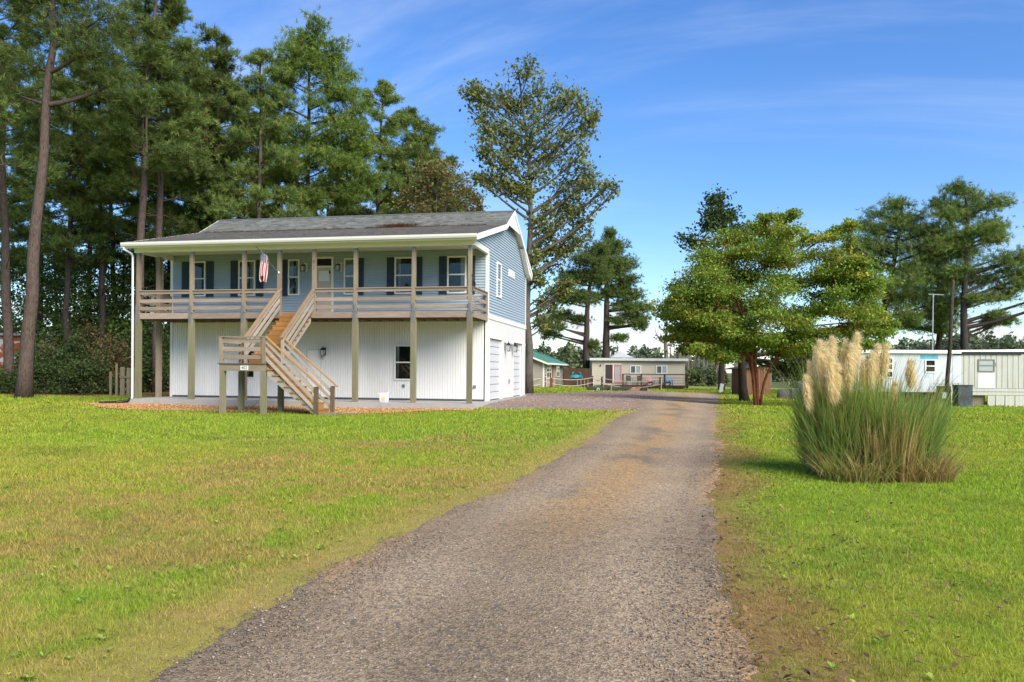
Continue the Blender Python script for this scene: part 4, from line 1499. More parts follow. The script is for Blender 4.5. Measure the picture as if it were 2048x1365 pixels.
# --- generic loblolly pines: tall clear bole, crown of flat needle masses
def gen_pine(seed, H, r0, base, cr, n=34, lean=.02):
    r_ = np.random.default_rng(seed)
    lx, ly = r_.normal() * lean * H, r_.normal() * lean * H
    tr = [(0, 0, -.3), (lx * .3 + r_.normal() * .12, ly * .3, H * .35), (lx * .65, ly * .65 + r_.normal() * .15, H * .7), (lx, ly, H)]
    cl = []
    for i in range(n):
        t = (i + r_.random()) / n
        z = H * (base + (1.0 - base) * t ** .9)
        prof = (math.sin(min(1, (1 - t) * 1.25 + .12) * math.pi * .55)) * (.55 + .45 * r_.random())
        d = cr * prof * (.35 + .65 * r_.random())
        a = i * 2.4 + r_.normal() * .5
        sz = (.75 + .5 * r_.random()) * (1.15 - .45 * t)
        f = z / H
        cl.append((lx * f + d * math.cos(a), ly * f + d * math.sin(a), min(z, H * .985) + r_.normal() * .2, .95 * sz, .95 * sz, .5 * sz, 1.0 * sz))
    return tree_parts('pine', tr, (r0, r0 * .22), cl, 'needle', seed, twigs=10, per=13, spread=.34, rise=.28, base_frac=base * .9, stubs=9, needle_n=13, needle_l=.30, needle_w=.036, shell=.15)

PINES = [gen_pine(101, 24, .27, .50, 4.4, 38), gen_pine(102, 26, .30, .52, 4.8, 38), gen_pine(103, 22, .22, .36, 4.0, 44), gen_pine(104, 20, .20, .45, 3.6, 36), gen_pine(105, 25, .25, .30, 4.2, 52)]
# (photo x of the bole at mid height, distance, variant, scale, rz, look words)
PINE_ROW = [
    # left edge
    (-70, 40, 0, 1.0, .4, 'brown', 'pine half out of frame at the far left edge'),
    (20, 47, 1, .98, 1.9, 'brown', 'dark pine leaning away behind the big left-hand bole'),
    (132, 52, 2, 1.02, 2.4, 'dark', 'slim pine between the big left-hand bole and the house'),
    (205, 54, 3, 1.12, 3.4, 'dark', 'thin dark pine left of the pale bole by the gutter end'),
    (236, 60, 2, 1.08, 4.4, 'dark', 'thin leaning pine just left of the gutter end'),
    (270, 47, 1, .97, 5.1, 'brown', 'pale straight pine rising just behind the left gutter end'),
    (315, 49, 0, 1.03, .9, 'brown', 'second pale straight pine over the left end of the porch roof'),
    (345, 58, 4, .98, 2.2, 'dark', 'dark pine right of the two pale boles over the porch roof'),
    (366, 56, 2, 1.06, 1.2, 'dark', 'slim dark pine standing left of the ivy-clad bole'),
    (410, 60, 4, .95, 2.9, 'dark', 'dark pine right of the ivy-clad bole'),
    (432, 54, 3, 1.18, 4.1, 'dark', 'pine over the left end of the ridge'),
    (470, 64, 1, .93, .2, 'dark', 'tall pine standing back over the left part of the ridge'),
    (520, 52, 0, .93, 3.9, 'brown', 'thick brown pine left of the round-topped pine'),
    (560, 62, 4, .90, 1.1, 'dark', 'bushy pine close to the left of the round-topped pine'),
    (690, 66, 2, .95, 2.1, 'dark', 'slim pine just right of the round-topped pine'),
    (752, 60, 4, .92, 4.0, 'dark', 'short pine behind the middle of the ridge'),
    (800, 66, 4, .93, 5.0, 'dark', 'bushy pine behind the right half of the ridge'),
    (852, 62, 3, 1.04, 1.7, 'dark', 'low pine near the right end of the tree row'),
    (898, 70, 2, .93, 3.0, 'dark', 'loose-crowned pine second from the right end of the row'),
    (944, 66, 3, .73, 2.2, 'dark', 'stunted pine farthest right, just left of the gap of sky'),
    (505, 76, 4, 1.02, .3, 'dark', 'far pine left of the thick brown bole over the ridge'),
    (648, 77, 4, .98, 4.6, 'dark', 'far pine filling the right flank of the round-topped pine'),
    (712, 74, 1, .84, 1.9, 'dark', 'far pine over the middle of the ridge'),
    (776, 78, 4, .92, 3.8, 'dark', 'far pine over the right half of the ridge'),
    (828, 76, 0, .80, .8, 'dark', 'far pine left of the russet tree'),
    (878, 80, 4, .80, 2.5, 'dark', 'far pine above the russet tree'),
    (925, 82, 4, .70, 5.2, 'dark', 'far pine right of the russet tree'),
    (75, 62, 4, 1.0, 5.6, 'dark', 'far dark pine showing between the two left-hand boles'),
    (175, 66, 1, .9, .6, 'dark', 'far pine filling the gap left of the gutter end'),
    (290, 70, 4, .9, 2.7, 'dark', 'far pine showing between the two pale boles'),
    (600, 74, 1, .84, 3.3, 'dark', 'far pine behind the round-topped pine'),
    (-20, 58, 2, 1.1, 1.4, 'dark', 'far pine at the left border of the view'),
]
for (px_, Y, v, s, rz, look, lab) in PINE_ROW:
    x, _ = S(px_, 560, Y)
    plant_tree('pine_tree', lab, 'pine', (x, Y, g1(x, Y)), PINES[v], None, None, rz, s, 'pines behind and beside the house')
for p_i, p in enumerate(PINES):
    for me, mt in ((p[0], pine_bark if p_i in (0, 1) else pine_bark_d), (p[1], needle_m)):
        if not me.materials:
            me.materials.append(mt)

# --- the big leaning pine at the left with its fork
shaped_tree('pine_tree', 'big rough-barked pine leaning right with a fork, left of the lawn', 'pine', 39.3, 48,
            [(54, 700), (65, 560), (77, 420), (88, 280), (99, 140), (108, 0), (114, -120)], (.34, .10),
            [(160, 60, 80, 28), (60, 40, 60, 30), (200, 110, 70, 26), (120, -20, 80, 35), (40, 120, 55, 28), (230, 50, 60, 26), (30, -30, 70, 35), (180, -60, 80, 40), (90, -90, 80, 40), (245, 160, 45, 22), (15, 180, 45, 24)],
            'needle', 61, twigs=11, per=16, base_frac=.42, rise=.35, needle_n=13, needle_l=.28, needle_w=.034, bark_m=pine_bark, leaf_m=needle_m, group='pines behind and beside the house', branch_r=1.0, fat=(1.1, 1.3))
# --- round-topped pine over the ridge
shaped_tree('pine_tree', 'round-topped bright green pine rising highest over the middle of the ridge', 'pine', 55, 618,
            [(618, 560), (617, 400), (618, 250), (620, 120), (622, 70)], (.27, .06),
            [(598, 72, 30, 18), (640, 78, 34, 20), (620, 100, 45, 22), (672, 105, 30, 20), (575, 115, 30, 20), (650, 130, 45, 20), (690, 145, 28, 18), (600, 145, 35, 20), (570, 160, 25, 16), (705, 185, 25, 14), (660, 175, 40, 18), (720, 215, 28, 16), (670, 225, 45, 20),
             (560, 215, 35, 18), (735, 260, 24, 16), (690, 265, 45, 20), (640, 285, 40, 18), (570, 280, 40, 18), (720, 300, 35, 18), (600, 330, 45, 18), (680, 330, 50, 20), (740, 340, 35, 18), (560, 350, 40, 18), (660, 380, 45, 20), (600, 400, 40, 18), (715, 390, 40, 20)],
            'needle', 62, twigs=11, per=15, base_frac=.35, rise=.35, needle_n=13, needle_l=.30, needle_w=.04, bark_m=pine_bark_d, leaf_m=needle_m, group='pines behind and beside the house',
            pal=((.14, .21, .036), (.17, .245, .046), (.115, .18, .036), (.22, .275, .06)), fat=(1.15, 1.35), infill=1)
# --- ivy-clad bole
x, _ = S(390, 560, 53)
tv = plant_tree('pine_tree', 'pine with its bole wrapped in bright green ivy, behind the left roof end', 'pine', (x, 53, g1(x, 53)), PINES[3], None, None, 1.0, 1.05, 'pines behind and beside the house')
r_ = np.random.default_rng(77)
n = 2600
z = r_.uniform(1, 12, n)
a = r_.uniform(0, 6.28, n)
rr = .30 + .22 * r_.random(n) + .25 * fbm(a * 2, z, .6, 3)
V, C = leaves_mesh('ivy', np.stack([rr * np.cos(a), rr * np.sin(a), z], -1), r_, .16, .13, ((.05, .12, .02), (.07, .15, .025), (.035, .085, .018)))
link('ivy', np_mesh('ivy', V, np.arange(len(V)).reshape(-1, 4), C), leaf_m, tv)

# --- tall sparse broadleaf beside the gable
shaped_tree('cottonwood_tree', 'tall sparse-leaved broadleaf tree rising behind the gable end', 'tree', 48, 1057,
            [(1056, 700), (1054, 560), (1060, 450), (1060, 360), (1050, 260), (1040, 180), (1036, 135)], (.26, .04),
            [(1038, 150, 30, 22), (1000, 190, 32, 30), (938, 182, 20, 14, 1.2), (965, 215, 28, 24), (1035, 205, 45, 32), (1085, 175, 30, 24), (1130, 190, 34, 24, 1.2), (1170, 215, 28, 22), (1190, 245, 16, 22, 1), (1150, 255, 34, 26), (1095, 245, 38, 30),
             (1015, 260, 42, 34), (970, 265, 24, 26, 1.3), (1045, 300, 45, 32), (1110, 310, 40, 30, 1.6), (1165, 310, 24, 30, 1.2), (1010, 330, 35, 28), (962, 305, 14, 22, .8), (1075, 350, 42, 28), (1140, 365, 36, 28, 1.5), (1185, 360, 26, 24, 1.2), (1215, 375, 16, 16, .9), (1005, 365, 30, 18, 1.5), (965, 355, 16, 14, .8), (1040, 385, 26, 18),
             (1105, 410, 40, 26), (1145, 415, 30, 22), (1165, 445, 20, 22, 1.2), (1120, 455, 36, 26), (1085, 450, 26, 26), (1110, 495, 34, 20, 1.5), (1075, 505, 18, 24, 1.2), (1150, 480, 20, 14, .8), (1090, 600, 22, 14, .8), (1085, 640, 14, 22, 1), (1072, 560, 14, 18, .8), (1125, 565, 22, 6, .4), (1140, 575, 18, 6, .4)],
            'leaf', 63, twigs=17, per=17, base_frac=.18, rise=.75, leafsize=.21, spread=.34, fat=(1.12, 1.2), infill=1, bark_m=grey_bark, leaf_m=leaf_m, depth=.6, branch_r=.5,
            pal=((.16, .20, .045), (.20, .245, .058), (.22, .19, .065), (.15, .19, .045), (.14, .17, .045), (.26, .27, .075)), twig_r=.018)
# --- russet scrub tree behind the right end of the roof
shaped_tree('russet_tree', 'russet-brown leafed scrub tree behind the right end of the roof', 'tree', 56, 870, [(868, 560), (872, 440), (875, 380)], (.13, .04),
            [(820, 380, 28, 22), (850, 350, 30, 20), (890, 345, 34, 20), (925, 365, 28, 20), (945, 390, 18, 18), (870, 385, 40, 24), (910, 405, 36, 20), (830, 410, 34, 18), (880, 330, 25, 12), (950, 420, 14, 14)],
            'leaf', 64, fat=(1.15, 1.3), infill=1, twigs=22, per=18, base_frac=.4, rise=.5, leafsize=.20, bark_m=grey_bark, leaf_m=leaf_m, pal=((.24, .175, .065), (.21, .20, .065), (.29, .20, .08), (.18, .21, .06), (.17, .16, .055)))

# --- crape myrtle with red bark and several stems
def crape():
    Y = 39.0
    k = Y / 1605.26
    bx, _ = S(1517, 741, Y)
    bz = g1(bx, Y)
    r_ = np.random.default_rng(91)
    stems = [[(1511, 808), (1505, 760), (1497, 700), (1480, 640), (1455, 580), (1430, 530)], [(1515, 808), (1514, 740), (1512, 680), (1520, 610), (1535, 540), (1540, 490)], [(1520, 808), (1528, 760), (1545, 715), (1590, 665), (1640, 620), (1690, 590)],
             [(1518, 806), (1516, 750), (1520, 690), (1545, 630), (1590, 560), (1620, 510)], [(1513, 806), (1508, 745), (1500, 690), (1500, 630), (1490, 560), (1480, 500)]]
    ydep = [-.6, .4, -.3, 1.5, 1.2]
    mb = MB()
    ends = []
    for st, yd, r0 in zip(stems, ydep, (.08, .095, .065, .065, .07)):
        P = []
        for i, (px_, py_) in enumerate(st):
            x, z = S(px_, py_, Y)
            P.append((x - bx, yd * i / 5 * 1.6, z - bz - (.15 if i == 0 else 0)))
        P = np.array(P)
        t = np.linspace(0, 1, 12)
        P2 = np.stack([np.interp(t, np.linspace(0, 1, 6), P[:, i]) for i in range(3)], -1) + r_.normal(size=(12, 3)) * .02
        mb.tube(P2, list(np.linspace(r0, .03, 12)), 8)
        ends.append(P2)
    cl = [(1365, 612, 48, 22), (1395, 560, 50, 24), (1430, 515, 55, 24), (1480, 478, 60, 22), (1540, 462, 60, 20), (1600, 470, 50, 18), (1650, 462, 24, 10), (1630, 505, 55, 22), (1560, 510, 65, 26), (1490, 540, 65, 28), (1440, 585, 60, 26), (1400, 640, 46, 22), (1470, 640, 55, 24),
          (1535, 585, 65, 28), (1600, 560, 60, 26), (1665, 545, 50, 22), (1720, 570, 46, 22), (1690, 610, 55, 24), (1620, 620, 60, 24), (1560, 640, 50, 22), (1500, 675, 48, 20), (1740, 625, 40, 24), (1650, 665, 60, 18), (1715, 660, 46, 18), (1590, 672, 40, 14), (1455, 690, 30, 14), (1765, 650, 20, 14), (1345, 600, 20, 10), (1530, 440, 30, 12), (1580, 432, 16, 9), (1690, 520, 36, 16), (1745, 585, 34, 20), (1700, 560, 44, 20), (1660, 590, 50, 22), (1385, 590, 44, 22), (1420, 545, 50, 24), (1510, 505, 60, 24), (1640, 545, 46, 20), (1380, 665, 34, 16), (1430, 665, 40, 18), (1640, 690, 46, 14), (1700, 690, 36, 12), (1545, 690, 36, 12), (1350, 630, 26, 14), (1400, 700, 34, 12), (1445, 712, 34, 12), (1360, 655, 26, 14), (1590, 705, 36, 10), (1480, 705, 34, 12), (1745, 668, 30, 14)]
    tip_pts, cols = [], []
    lp, lc = [], []
    cl2 = []
    for (a1, b1, c1, d1) in cl:
        cl2.append((a1, b1, c1 * 1.08, d1 * 1.05))
        for q in range(2):
            cl2.append((a1 + r_.normal() * c1 * .6, b1 + abs(r_.normal()) * d1 * .5 - 4, c1 * .8, d1 * .85))
    for i, (px_, py_, rx, rz) in enumerate(cl2):
        x, z = S(px_, py_, Y)
        span = abs(x - bx)
        y = r_.uniform(-1, 1) * max(2.6 - .25 * span, 1.0) * 1.25
        c = np.array((x - bx, y, z - bz))
        e = np.array((rx * k, rx * k * .95, rz * k))
        # nearest stem point below
        best = min(((np.linalg.norm(c - q) + 2.5 * max(0, q[2] - c[2] + .3), q) for P in ends for q in P[4:]), key=lambda u: u[0])[1]
        path = bez(best, (best + c) / 2 + np.array((0, 0, .25)), c, 6)
        mb.tube(path, list(np.linspace(.03, .014, 6)), 5, cap=False)
        for j in range(13):
            d = unit(r_.normal(size=3))
            q = c + d * e * r_.uniform(.3, 1.0)
            s = path[r_.integers(2, 6)]
            tw = bez(s, (s + q) / 2 + np.array((0, 0, .1)), q, 4)
            mb.tube(tw, [.016, .013, .010, .005], 3, cap=False)
            m_ = 78
            tt = r_.uniform(.3, 1.05, m_)
            pp = s + (q - s) * tt[:, None] + np.array((0, 0, .08)) * (tt * (1 - tt))[:, None] + r_.normal(size=(m_, 3)) * e * np.array((.24, .24, .20))
            lp.append(pp)
            yel = 1 if (r_.random() < .10 or (py_ < 560 and r_.random() < .2)) else 0
            lc.append(np.repeat(np.array([[(.18, .255, .036), (.33, .30, .05)][yel]]), m_, 0) * r_.uniform(.75, 1.25) * r_.uniform(.75, 1.25, (m_, 1)))
    P = np.concatenate(lp)
    V, C = leaves_mesh('l', P, r_, .125, .07, ((1, 1, 1),))
    C = C * np.repeat(np.concatenate(lc), 4, 0)
    t = thing('crape_myrtle', 'broad green crape myrtle with several bare red-barked stems beside the drive', 'tree', (bx, Y, bz))
    mb.build('trunk', red_bark, t, smooth=True)
    link('crown', np_mesh('crape_crown', V, np.arange(len(V)).reshape(-1, 4), C), leaf_m, t)
crape()
# --- dark oak behind it, and the far trunk beside the leaning marker
shaped_tree('sweetgum_tree', 'dark broadleaf tree with a spire top behind the crape myrtle', 'tree', 46.5, 1490, [(1484, 740), (1476, 650), (1465, 560), (1450, 470), (1440, 395)], (.26, .05),
            [(1440, 400, 18, 18), (1425, 425, 20, 14), (1462, 425, 22, 16), (1440, 450, 34, 18), (1400, 480, 30, 18), (1475, 470, 34, 18), (1425, 510, 45, 24), (1390, 560, 35, 24), (1450, 570, 45, 24), (1375, 630, 34, 24), (1420, 640, 45, 26), (1400, 680, 38, 18), (1450, 690, 36, 18), (1385, 700, 26, 10), (1500, 610, 40, 24), (1530, 690, 36, 20), (1590, 700, 34, 18), (1560, 740, 30, 20), (1600, 735, 26, 18)],
            'leaf', 65, fat=(1.15, 1.3), infill=1, twigs=22, per=22, base_frac=.22, rise=.6, leafsize=.20, bark_m=pine_bark_d, leaf_m=leaf_m, pal=((.055, .09, .022), (.07, .11, .026), (.045, .075, .02), (.09, .13, .032)), branch_r=.8)
shaped_tree('shade_tree', 'dark leafy tree with a bare bole behind the leaning white marker', 'tree', 74, 1443, [(1443, 740), (1446, 690), (1448, 600)], (.30, .12),
            [(1420, 650, 35, 22), (1460, 640, 35, 22), (1400, 690, 26, 12), (1440, 610, 36, 22), (1475, 680, 30, 14)], 'leaf', 66, fat=(1.2, 1.5), infill=1, twigs=18, per=18, base_frac=.5, rise=.5, leafsize=.26, bark_m=pine_bark_d, leaf_m=leaf_m, pal=((.035, .062, .016), (.045, .07, .018)), branch_r=1.0)

# --- two pines by the tan cottage
shaped_tree('pine_tree', 'crooked pine standing behind the brown plank screen', 'pine', 86, 1173, [(1172, 690), (1174, 620), (1180, 570), (1192, 510), (1196, 490)], (.42, .10),
            [(1195, 500, 26, 14), (1165, 520, 26, 14), (1140, 550, 30, 14), (1175, 555, 30, 14), (1120, 590, 26, 12), (1150, 595, 30, 12), (1130, 630, 26, 10), (1105, 650, 20, 9), (1092, 668, 14, 8), (1160, 640, 20, 8), (1200, 540, 24, 12), (1185, 690, 12, 8, .6)],
            'needle', 67, twigs=15, per=17, base_frac=.25, rise=.25, needle_n=11, needle_l=.36, needle_w=.048, bark_m=pine_bark_d, leaf_m=needle_m, group='pines by the tan cottage', branch_r=.8, fat=(1.1, 1.35), infill=1)
shaped_tree('pine_tree', 'straight dark pine rising behind the tan cottage', 'pine', 94, 1212, [(1212, 690), (1213, 600), (1216, 520), (1218, 465)], (.52, .10),
            [(1217, 468, 8, 9, 1), (1212, 490, 18, 11), (1232, 500, 22, 12), (1205, 520, 24, 12), (1250, 525, 22, 12), (1230, 545, 28, 14), (1258, 560, 22, 11), (1195, 560, 20, 12), (1240, 580, 28, 12), (1272, 590, 24, 10), (1250, 610, 28, 10), (1285, 615, 18, 9), (1268, 632, 22, 9), (1288, 652, 12, 9), (1238, 640, 20, 8), (1190, 600, 18, 9), (1240, 677, 16, 6)],
            'needle', 68, twigs=15, per=17, base_frac=.3, rise=.1, needle_n=11, needle_l=.38, needle_w=.052, bark_m=pine_bark_d, leaf_m=needle_m, group='pines by the tan cottage', branch_r=1.0, fat=(1.1, 1.35), infill=1)
# --- pines behind the white mobile home
shaped_tree('pine_tree', 'wide pine with its bole behind the pampas plumes', 'pine', 60, 1762, [(1763, 690), (1768, 620), (1785, 540), (1800, 460), (1806, 395)], (.30, .07),
            [(1800, 405, 28, 14), (1770, 425, 30, 14), (1835, 430, 34, 16), (1740, 455, 30, 14), (1800, 450, 40, 18), (1860, 460, 32, 16), (1720, 480, 26, 14), (1690, 495, 20, 10), (1770, 490, 40, 18), (1830, 500, 45, 20), (1880, 510, 32, 18), (1740, 525, 34, 16), (1800, 545, 42, 18), (1860, 555, 42, 20), (1760, 575, 34, 14), (1830, 595, 42, 18), (1790, 625, 34, 14), (1740, 610, 26, 12), (1720, 650, 24, 10), (1880, 600, 34, 18)],
            'needle', 69, twigs=15, per=17, base_frac=.3, rise=.35, needle_n=12, needle_l=.29, needle_w=.034, bark_m=pine_bark_d, leaf_m=needle_m, group='pines behind the mobile home', branch_r=.7, fat=(1.08, 1.35), infill=1)
shaped_tree('pine_tree', 'middle pine filling the gap behind the antenna mast', 'pine', 64, 1878, [(1878, 690), (1879, 600), (1874, 520), (1868, 460)], (.30, .08),
            [(1868, 470, 30, 16), (1900, 500, 30, 16), (1850, 520, 32, 16), (1890, 550, 38, 18), (1845, 590, 34, 16), (1905, 600, 34, 18), (1870, 630, 40, 16), (1830, 650, 34, 12), (1900, 650, 32, 12), (1920, 560, 25, 14)],
            'needle', 70, twigs=15, per=17, base_frac=.35, rise=.3, needle_n=12, needle_l=.29, needle_w=.034, bark_m=pine_bark_d, leaf_m=needle_m, group='pines behind the mobile home', branch_r=1.0, fat=(1.15, 1.5), infill=1)
shaped_tree('pine_tree', 'tallest right-hand pine with a long bare limb reaching right', 'pine', 58, 1929, [(1929, 690), (1926, 620), (1932, 540), (1936, 460), (1930, 370)], (.32, .07),
            [(1925, 375, 26, 12), (1955, 390, 30, 14), (1900, 400, 28, 14), (1980, 410, 26, 13), (1935, 420, 40, 16), (1890, 430, 26, 14), (1995, 445, 26, 13), (1960, 455, 38, 16), (1910, 465, 36, 16), (2005, 475, 22, 12), (1945, 500, 44, 18), (1990, 515, 34, 14), (2030, 530, 34, 14), (1920, 540, 40, 18), (1975, 555, 44, 16), (2040, 565, 34, 14), (2075, 550, 30, 14), (1950, 590, 34, 14), (2000, 590, 30, 10), (2015, 640, 22, 7, .8), (1985, 628, 16, 6, .6), (2060, 500, 34, 15), (2085, 590, 26, 11)],
            'needle', 71, twigs=15, per=17, base_frac=.3, rise=.35, needle_n=12, needle_l=.28, needle_w=.033, bark_m=pine_bark_d, leaf_m=needle_m, group='pines behind the mobile home', branch_r=.7, fat=(1.08, 1.35), infill=1)

# --- bare dead tree
def dead_tree(px_, py_top, Y, label, seed, r0=.28):
    r_ = np.random.default_rng(seed)
    bx, zt = S(px_, py_top, Y)
    bz = g1(bx, Y)
    H = zt - bz
    mb = MB()
    mb.tube([(0, 0, -.2), (.05, 0, H * .35), (-.1, .05, H * .65), (.12, 0, H * .85), (.05, 0, H)], [r0, r0 * .85, r0 * .6, r0 * .35, .04], 7)
    for k in range(16):
        z = H * r_.uniform(.45, .97)
        a = r_.uniform(0, 6.28)
        l = r_.uniform(1.2, 3.4) * (1.3 - z / H)
        p = [(0, 0, z)]
        d = np.array((math.cos(a), math.sin(a), r_.uniform(-.1, .7)))
        for j in range(4):
            d = unit(d + r_.normal(size=3) * .35)
            p.append(tuple(np.array(p[-1]) + d * l / 3))
        mb.tube(p, [.09, .075, .055, .035, .015], 4, cap=False)
    t = thing('dead_tree', label, 'tree', (bx, Y, bz))
    mb.build('trunk', bark('dead_bark', (.22, .19, .155), (.12, .10, .085)), t, smooth=True)
dead_tree(1333, 632, 98, 'bare dead tree standing behind the tan cottage', 12, .34)

# --- understorey left of the house
def gen_bush(seed, w, h, pal, n=60, leaf=.14, per=26, tw=10):
    r_ = np.random.default_rng(seed)
    cl = []
    for i in range(n // 4):
        d = unit(r_.normal(size=3))
        d[2] = abs(d[2])
        c = d * np.array((w, w, h)) * r_.uniform(.35, .85) + np.array((0, 0, .25))
        cl.append((c[0], c[1], c[2], w * .34, w * .34, h * .24, 1.0))
    return tree_parts('bush', [(0, 0, -.1), (0, 0, h * .5)], (.06, .03), cl, 'leaf', seed, twigs=tw, per=per, base_frac=.05, rise=.8, leafsize=leaf, pal=pal, spread=.4, shell=.2)
dk = ((.055, .09, .024), (.07, .11, .03), (.09, .13, .036), (.04, .066, .02))
md = ((.095, .165, .028), (.12, .19, .036), (.075, .13, .028), (.15, .21, .045))
ru = ((.15, .09, .04), (.11, .095, .036), (.18, .105, .045), (.075, .09, .03))
BUSH = [gen_bush(201, 2.2, 2.8, dk), gen_bush(202, 2.0, 3.6, dk), gen_bush(203, 1.8, 2.2, md), gen_bush(204, 2.2, 4.2, ru)]
for b in BUSH:
    b[0].materials.append(pine_bark_d)
    b[1].materials.append(leaf_m)
BROW = [(-30, 45, 0, .72, 'dark evergreen shrub at the extreme left edge of the view'), (25, 47, 0, .68, 'dark shrub below the red and white shed'), (95, 46, 0, .95, 'dark shrub just right of the big leaning bole'), (135, 48, 1, 1.1, 'tall dark shrub midway between the big bole and the house'), (170, 45.5, 0, 1.0, 'black-green shrub in front of the tangled twigs'),
        (215, 47, 3, 1.0, 'russet shrub above the weathered gate'), (160, 52, 3, 1.25, 'rusty brown thicket behind the dark shrubs'), (78, 58, 2, 1.9, 'brighter green shrub behind the shed corner'), (120, 55, 2, 1.9, 'bright green understorey shrub high behind the thicket'), (215, 54, 2, 1.9, 'bright green shrub left of the gutter end'),
        (262, 52, 1, 1.25, 'dark shrub seen beside the downspout'), (300, 50, 0, 1.15, 'dark shrub seen under the porch between the left posts'), (330, 53, 1, 1.2, 'dark shrub against the left wall of the house'), (5, 64, 2, 2.2, 'light green shrub behind the shed roof'), (305, 56, 2, 1.9, 'bright green shrub seen through the left porch bay'),
        (180, 60, 2, 2.4, 'tall light green sapling thicket deep in the wood'), (250, 62, 1, 2.3, 'tall dark sapling thicket deep in the wood')]
for i, (px_, Y, v, s, lab) in enumerate(BROW):
    x, _ = S(px_, 741, Y)
    plant_tree('shrub', lab, 'shrub', (x, Y, g1(x, Y)), BUSH[v], None, None, i * 1.3, s, 'shrubs under the pines')
# understorey trees behind the roof
UT = tree_parts('sapling', [(0, 0, -.2), (.1, 0, 4), (0, .1, 9)], (.11, .03), [(r1 * math.cos(a1), r1 * math.sin(a1), z1, 1.2, 1.2, .75, 1.0) for (r1, a1, z1) in [(1.2, i * 2.39, 3.5 + i * .35) for i in range(17)]], 'leaf', 301, twigs=11, per=20, base_frac=.3, rise=.5, leafsize=.17, pal=md, shell=.2)
UT[0].materials.append(pine_bark_d)
UT[1].materials.append(leaf_m)
for i, (px_, Y, s, lab) in enumerate([(340, 66, 1.1, 'leafy understorey tree over the left roof corner'), (480, 64, 1.15, 'leafy understorey tree behind the left part of the ridge'), (560, 58, 1.1, 'leafy understorey tree left of the round-topped pine'), (655, 62, 1.15, 'leafy understorey tree right of the round-topped pine'), (730, 58, 1.2, 'leafy understorey tree behind the middle of the ridge'), (790, 70, 1.2, 'leafy understorey tree behind the roof stain'), (420, 70, 1.3, 'leafy understorey tree beyond the ivy-clad bole'), (110, 68, 1.4, 'leafy understorey tree far back at left'), (85, 56, 1.0, 'leafy understorey tree right of the big leaning bole'), (150, 58, 1.05, 'leafy understorey tree above the russet thicket'), (195, 56, .95, 'leafy understorey tree left of the gutter end'), (243, 60, 1.1, 'leafy understorey tree touching the gutter end'), (295, 58, 1.0, 'leafy understorey tree seen through the left porch bay'), (20, 66, 1.2, 'leafy understorey tree above the red and white shed')]):
    x, _ = S(px_, 741, Y)
    plant_tree('understorey_tree', lab, 'tree', (x, Y, g1(x, Y)), UT, None, None, i * 1.1, s, 'understorey trees behind the house')

# --- far woods: masses of foliage
def woods(name, label, rows, seed, pal, leaf=.8, per=300):
    """rows: (photo x0, x1, top y, Y distance, depth)"""
    r_ = np.random.default_rng(seed)
    P, C = [], []
    for (xa, xb, top, Y, dep) in rows:
        k = Y / 1605.26
        n = max(2, int((xb - xa) * k / (3.2 * Y / 120)))
        for i in range(n * 2):
            px_ = xa + (xb - xa) * r_.random()
            yy = Y + dep * r_.random()
            x, zt = S(px_, top + r_.uniform(-3, 16), yy)
            gzv = g1(x, yy)
            h = max(zt - gzv, 2.0)
            rx = h * r_.uniform(.22, .36)
            m_ = per
            d = unit(r_.normal(size=(m_, 3)))
            rad_ = r_.uniform(.6, 1.0, (m_, 1))
            lump = np.array((x, yy, gzv + h * .62))
            P.append(lump + d * rad_ * np.array((rx, rx, h * .38)) * (1 + .2 * np.sin(d[:, :1] * 5 + i)))
            m2 = m_ // 3
            P.append(np.stack([x + r_.normal(size=m2) * rx * .6, yy + r_.normal(size=m2) * rx * .6, gzv + h * .5 * r_.random(m2)], -1))
            c = np.array(pal[r_.integers(len(pal))]) * r_.uniform(.8, 1.2)
            C.append(np.repeat(c[None], m_ + m2, 0))
    P = np.concatenate(P)
    C = np.concatenate(C)
    V, CC = leaves_mesh(name, P, r_, leaf, leaf * .8, ((1, 1, 1),), 0)
    me = np_mesh(name, V, np.arange(len(V)).reshape(-1, 4), CC * np.repeat(C, 4, 0))
    return tag(link(name, me, foliage('far_leaves', trans=.25, rand=0)), label, 'woods', kind='stuff')
haze_pal = ((.12, .15, .085), (.135, .165, .09), (.11, .14, .085), (.15, .175, .085))  # distance haze is put into these paler leaf colours
woods('far_woods', 'distant wooded rise beyond the cottages', [(700, 1460, 694, 260, 60), (1040, 1240, 688, 240, 30), (1240, 1420, 704, 200, 40), (-400, 700, 640, 180, 40)], 401, haze_pal, 1.2, 260)
woods('right_woods', 'wooded skyline beyond the mobile home', [(1380, 1560, 716, 150, 30), (1540, 2160, 690, 170, 30), (1700, 2160, 676, 150, 25), (1880, 2160, 666, 130, 20)], 403, haze_pal, .62, 700)
woods('marsh_scrub', 'low green scrub at the marsh edge beyond the lawn', [(1060, 1190, 730, 125, 15), (1365, 1480, 742, 108, 12), (1370, 1440, 735, 120, 10), (1590, 2100, 738, 100, 10)], 402, ((.11, .14, .045), (.13, .15, .05), (.09, .115, .04)), .45, 260)
# grey snags of the drowned wood
r_ = np.random.default_rng(55)
mb = MB()
for i in range(75):
    px_ = r_.uniform(1340, 1450) if i < 45 else r_.uniform(1440, 1720)
    Y = r_.uniform(125, 165)
    x, zt = S(px_, r_.uniform(672, 722), Y)
    b = g1(x, Y)
    mb.tube([(x, Y, b), (x + r_.normal() * .3, Y, zt)], [.16, .05], 4)
tag(mb.build('dead_snags', MATS['dead_bark']), 'thin grey dead trunks of a drowned wood beyond the marsh', 'snags', kind='stuff')
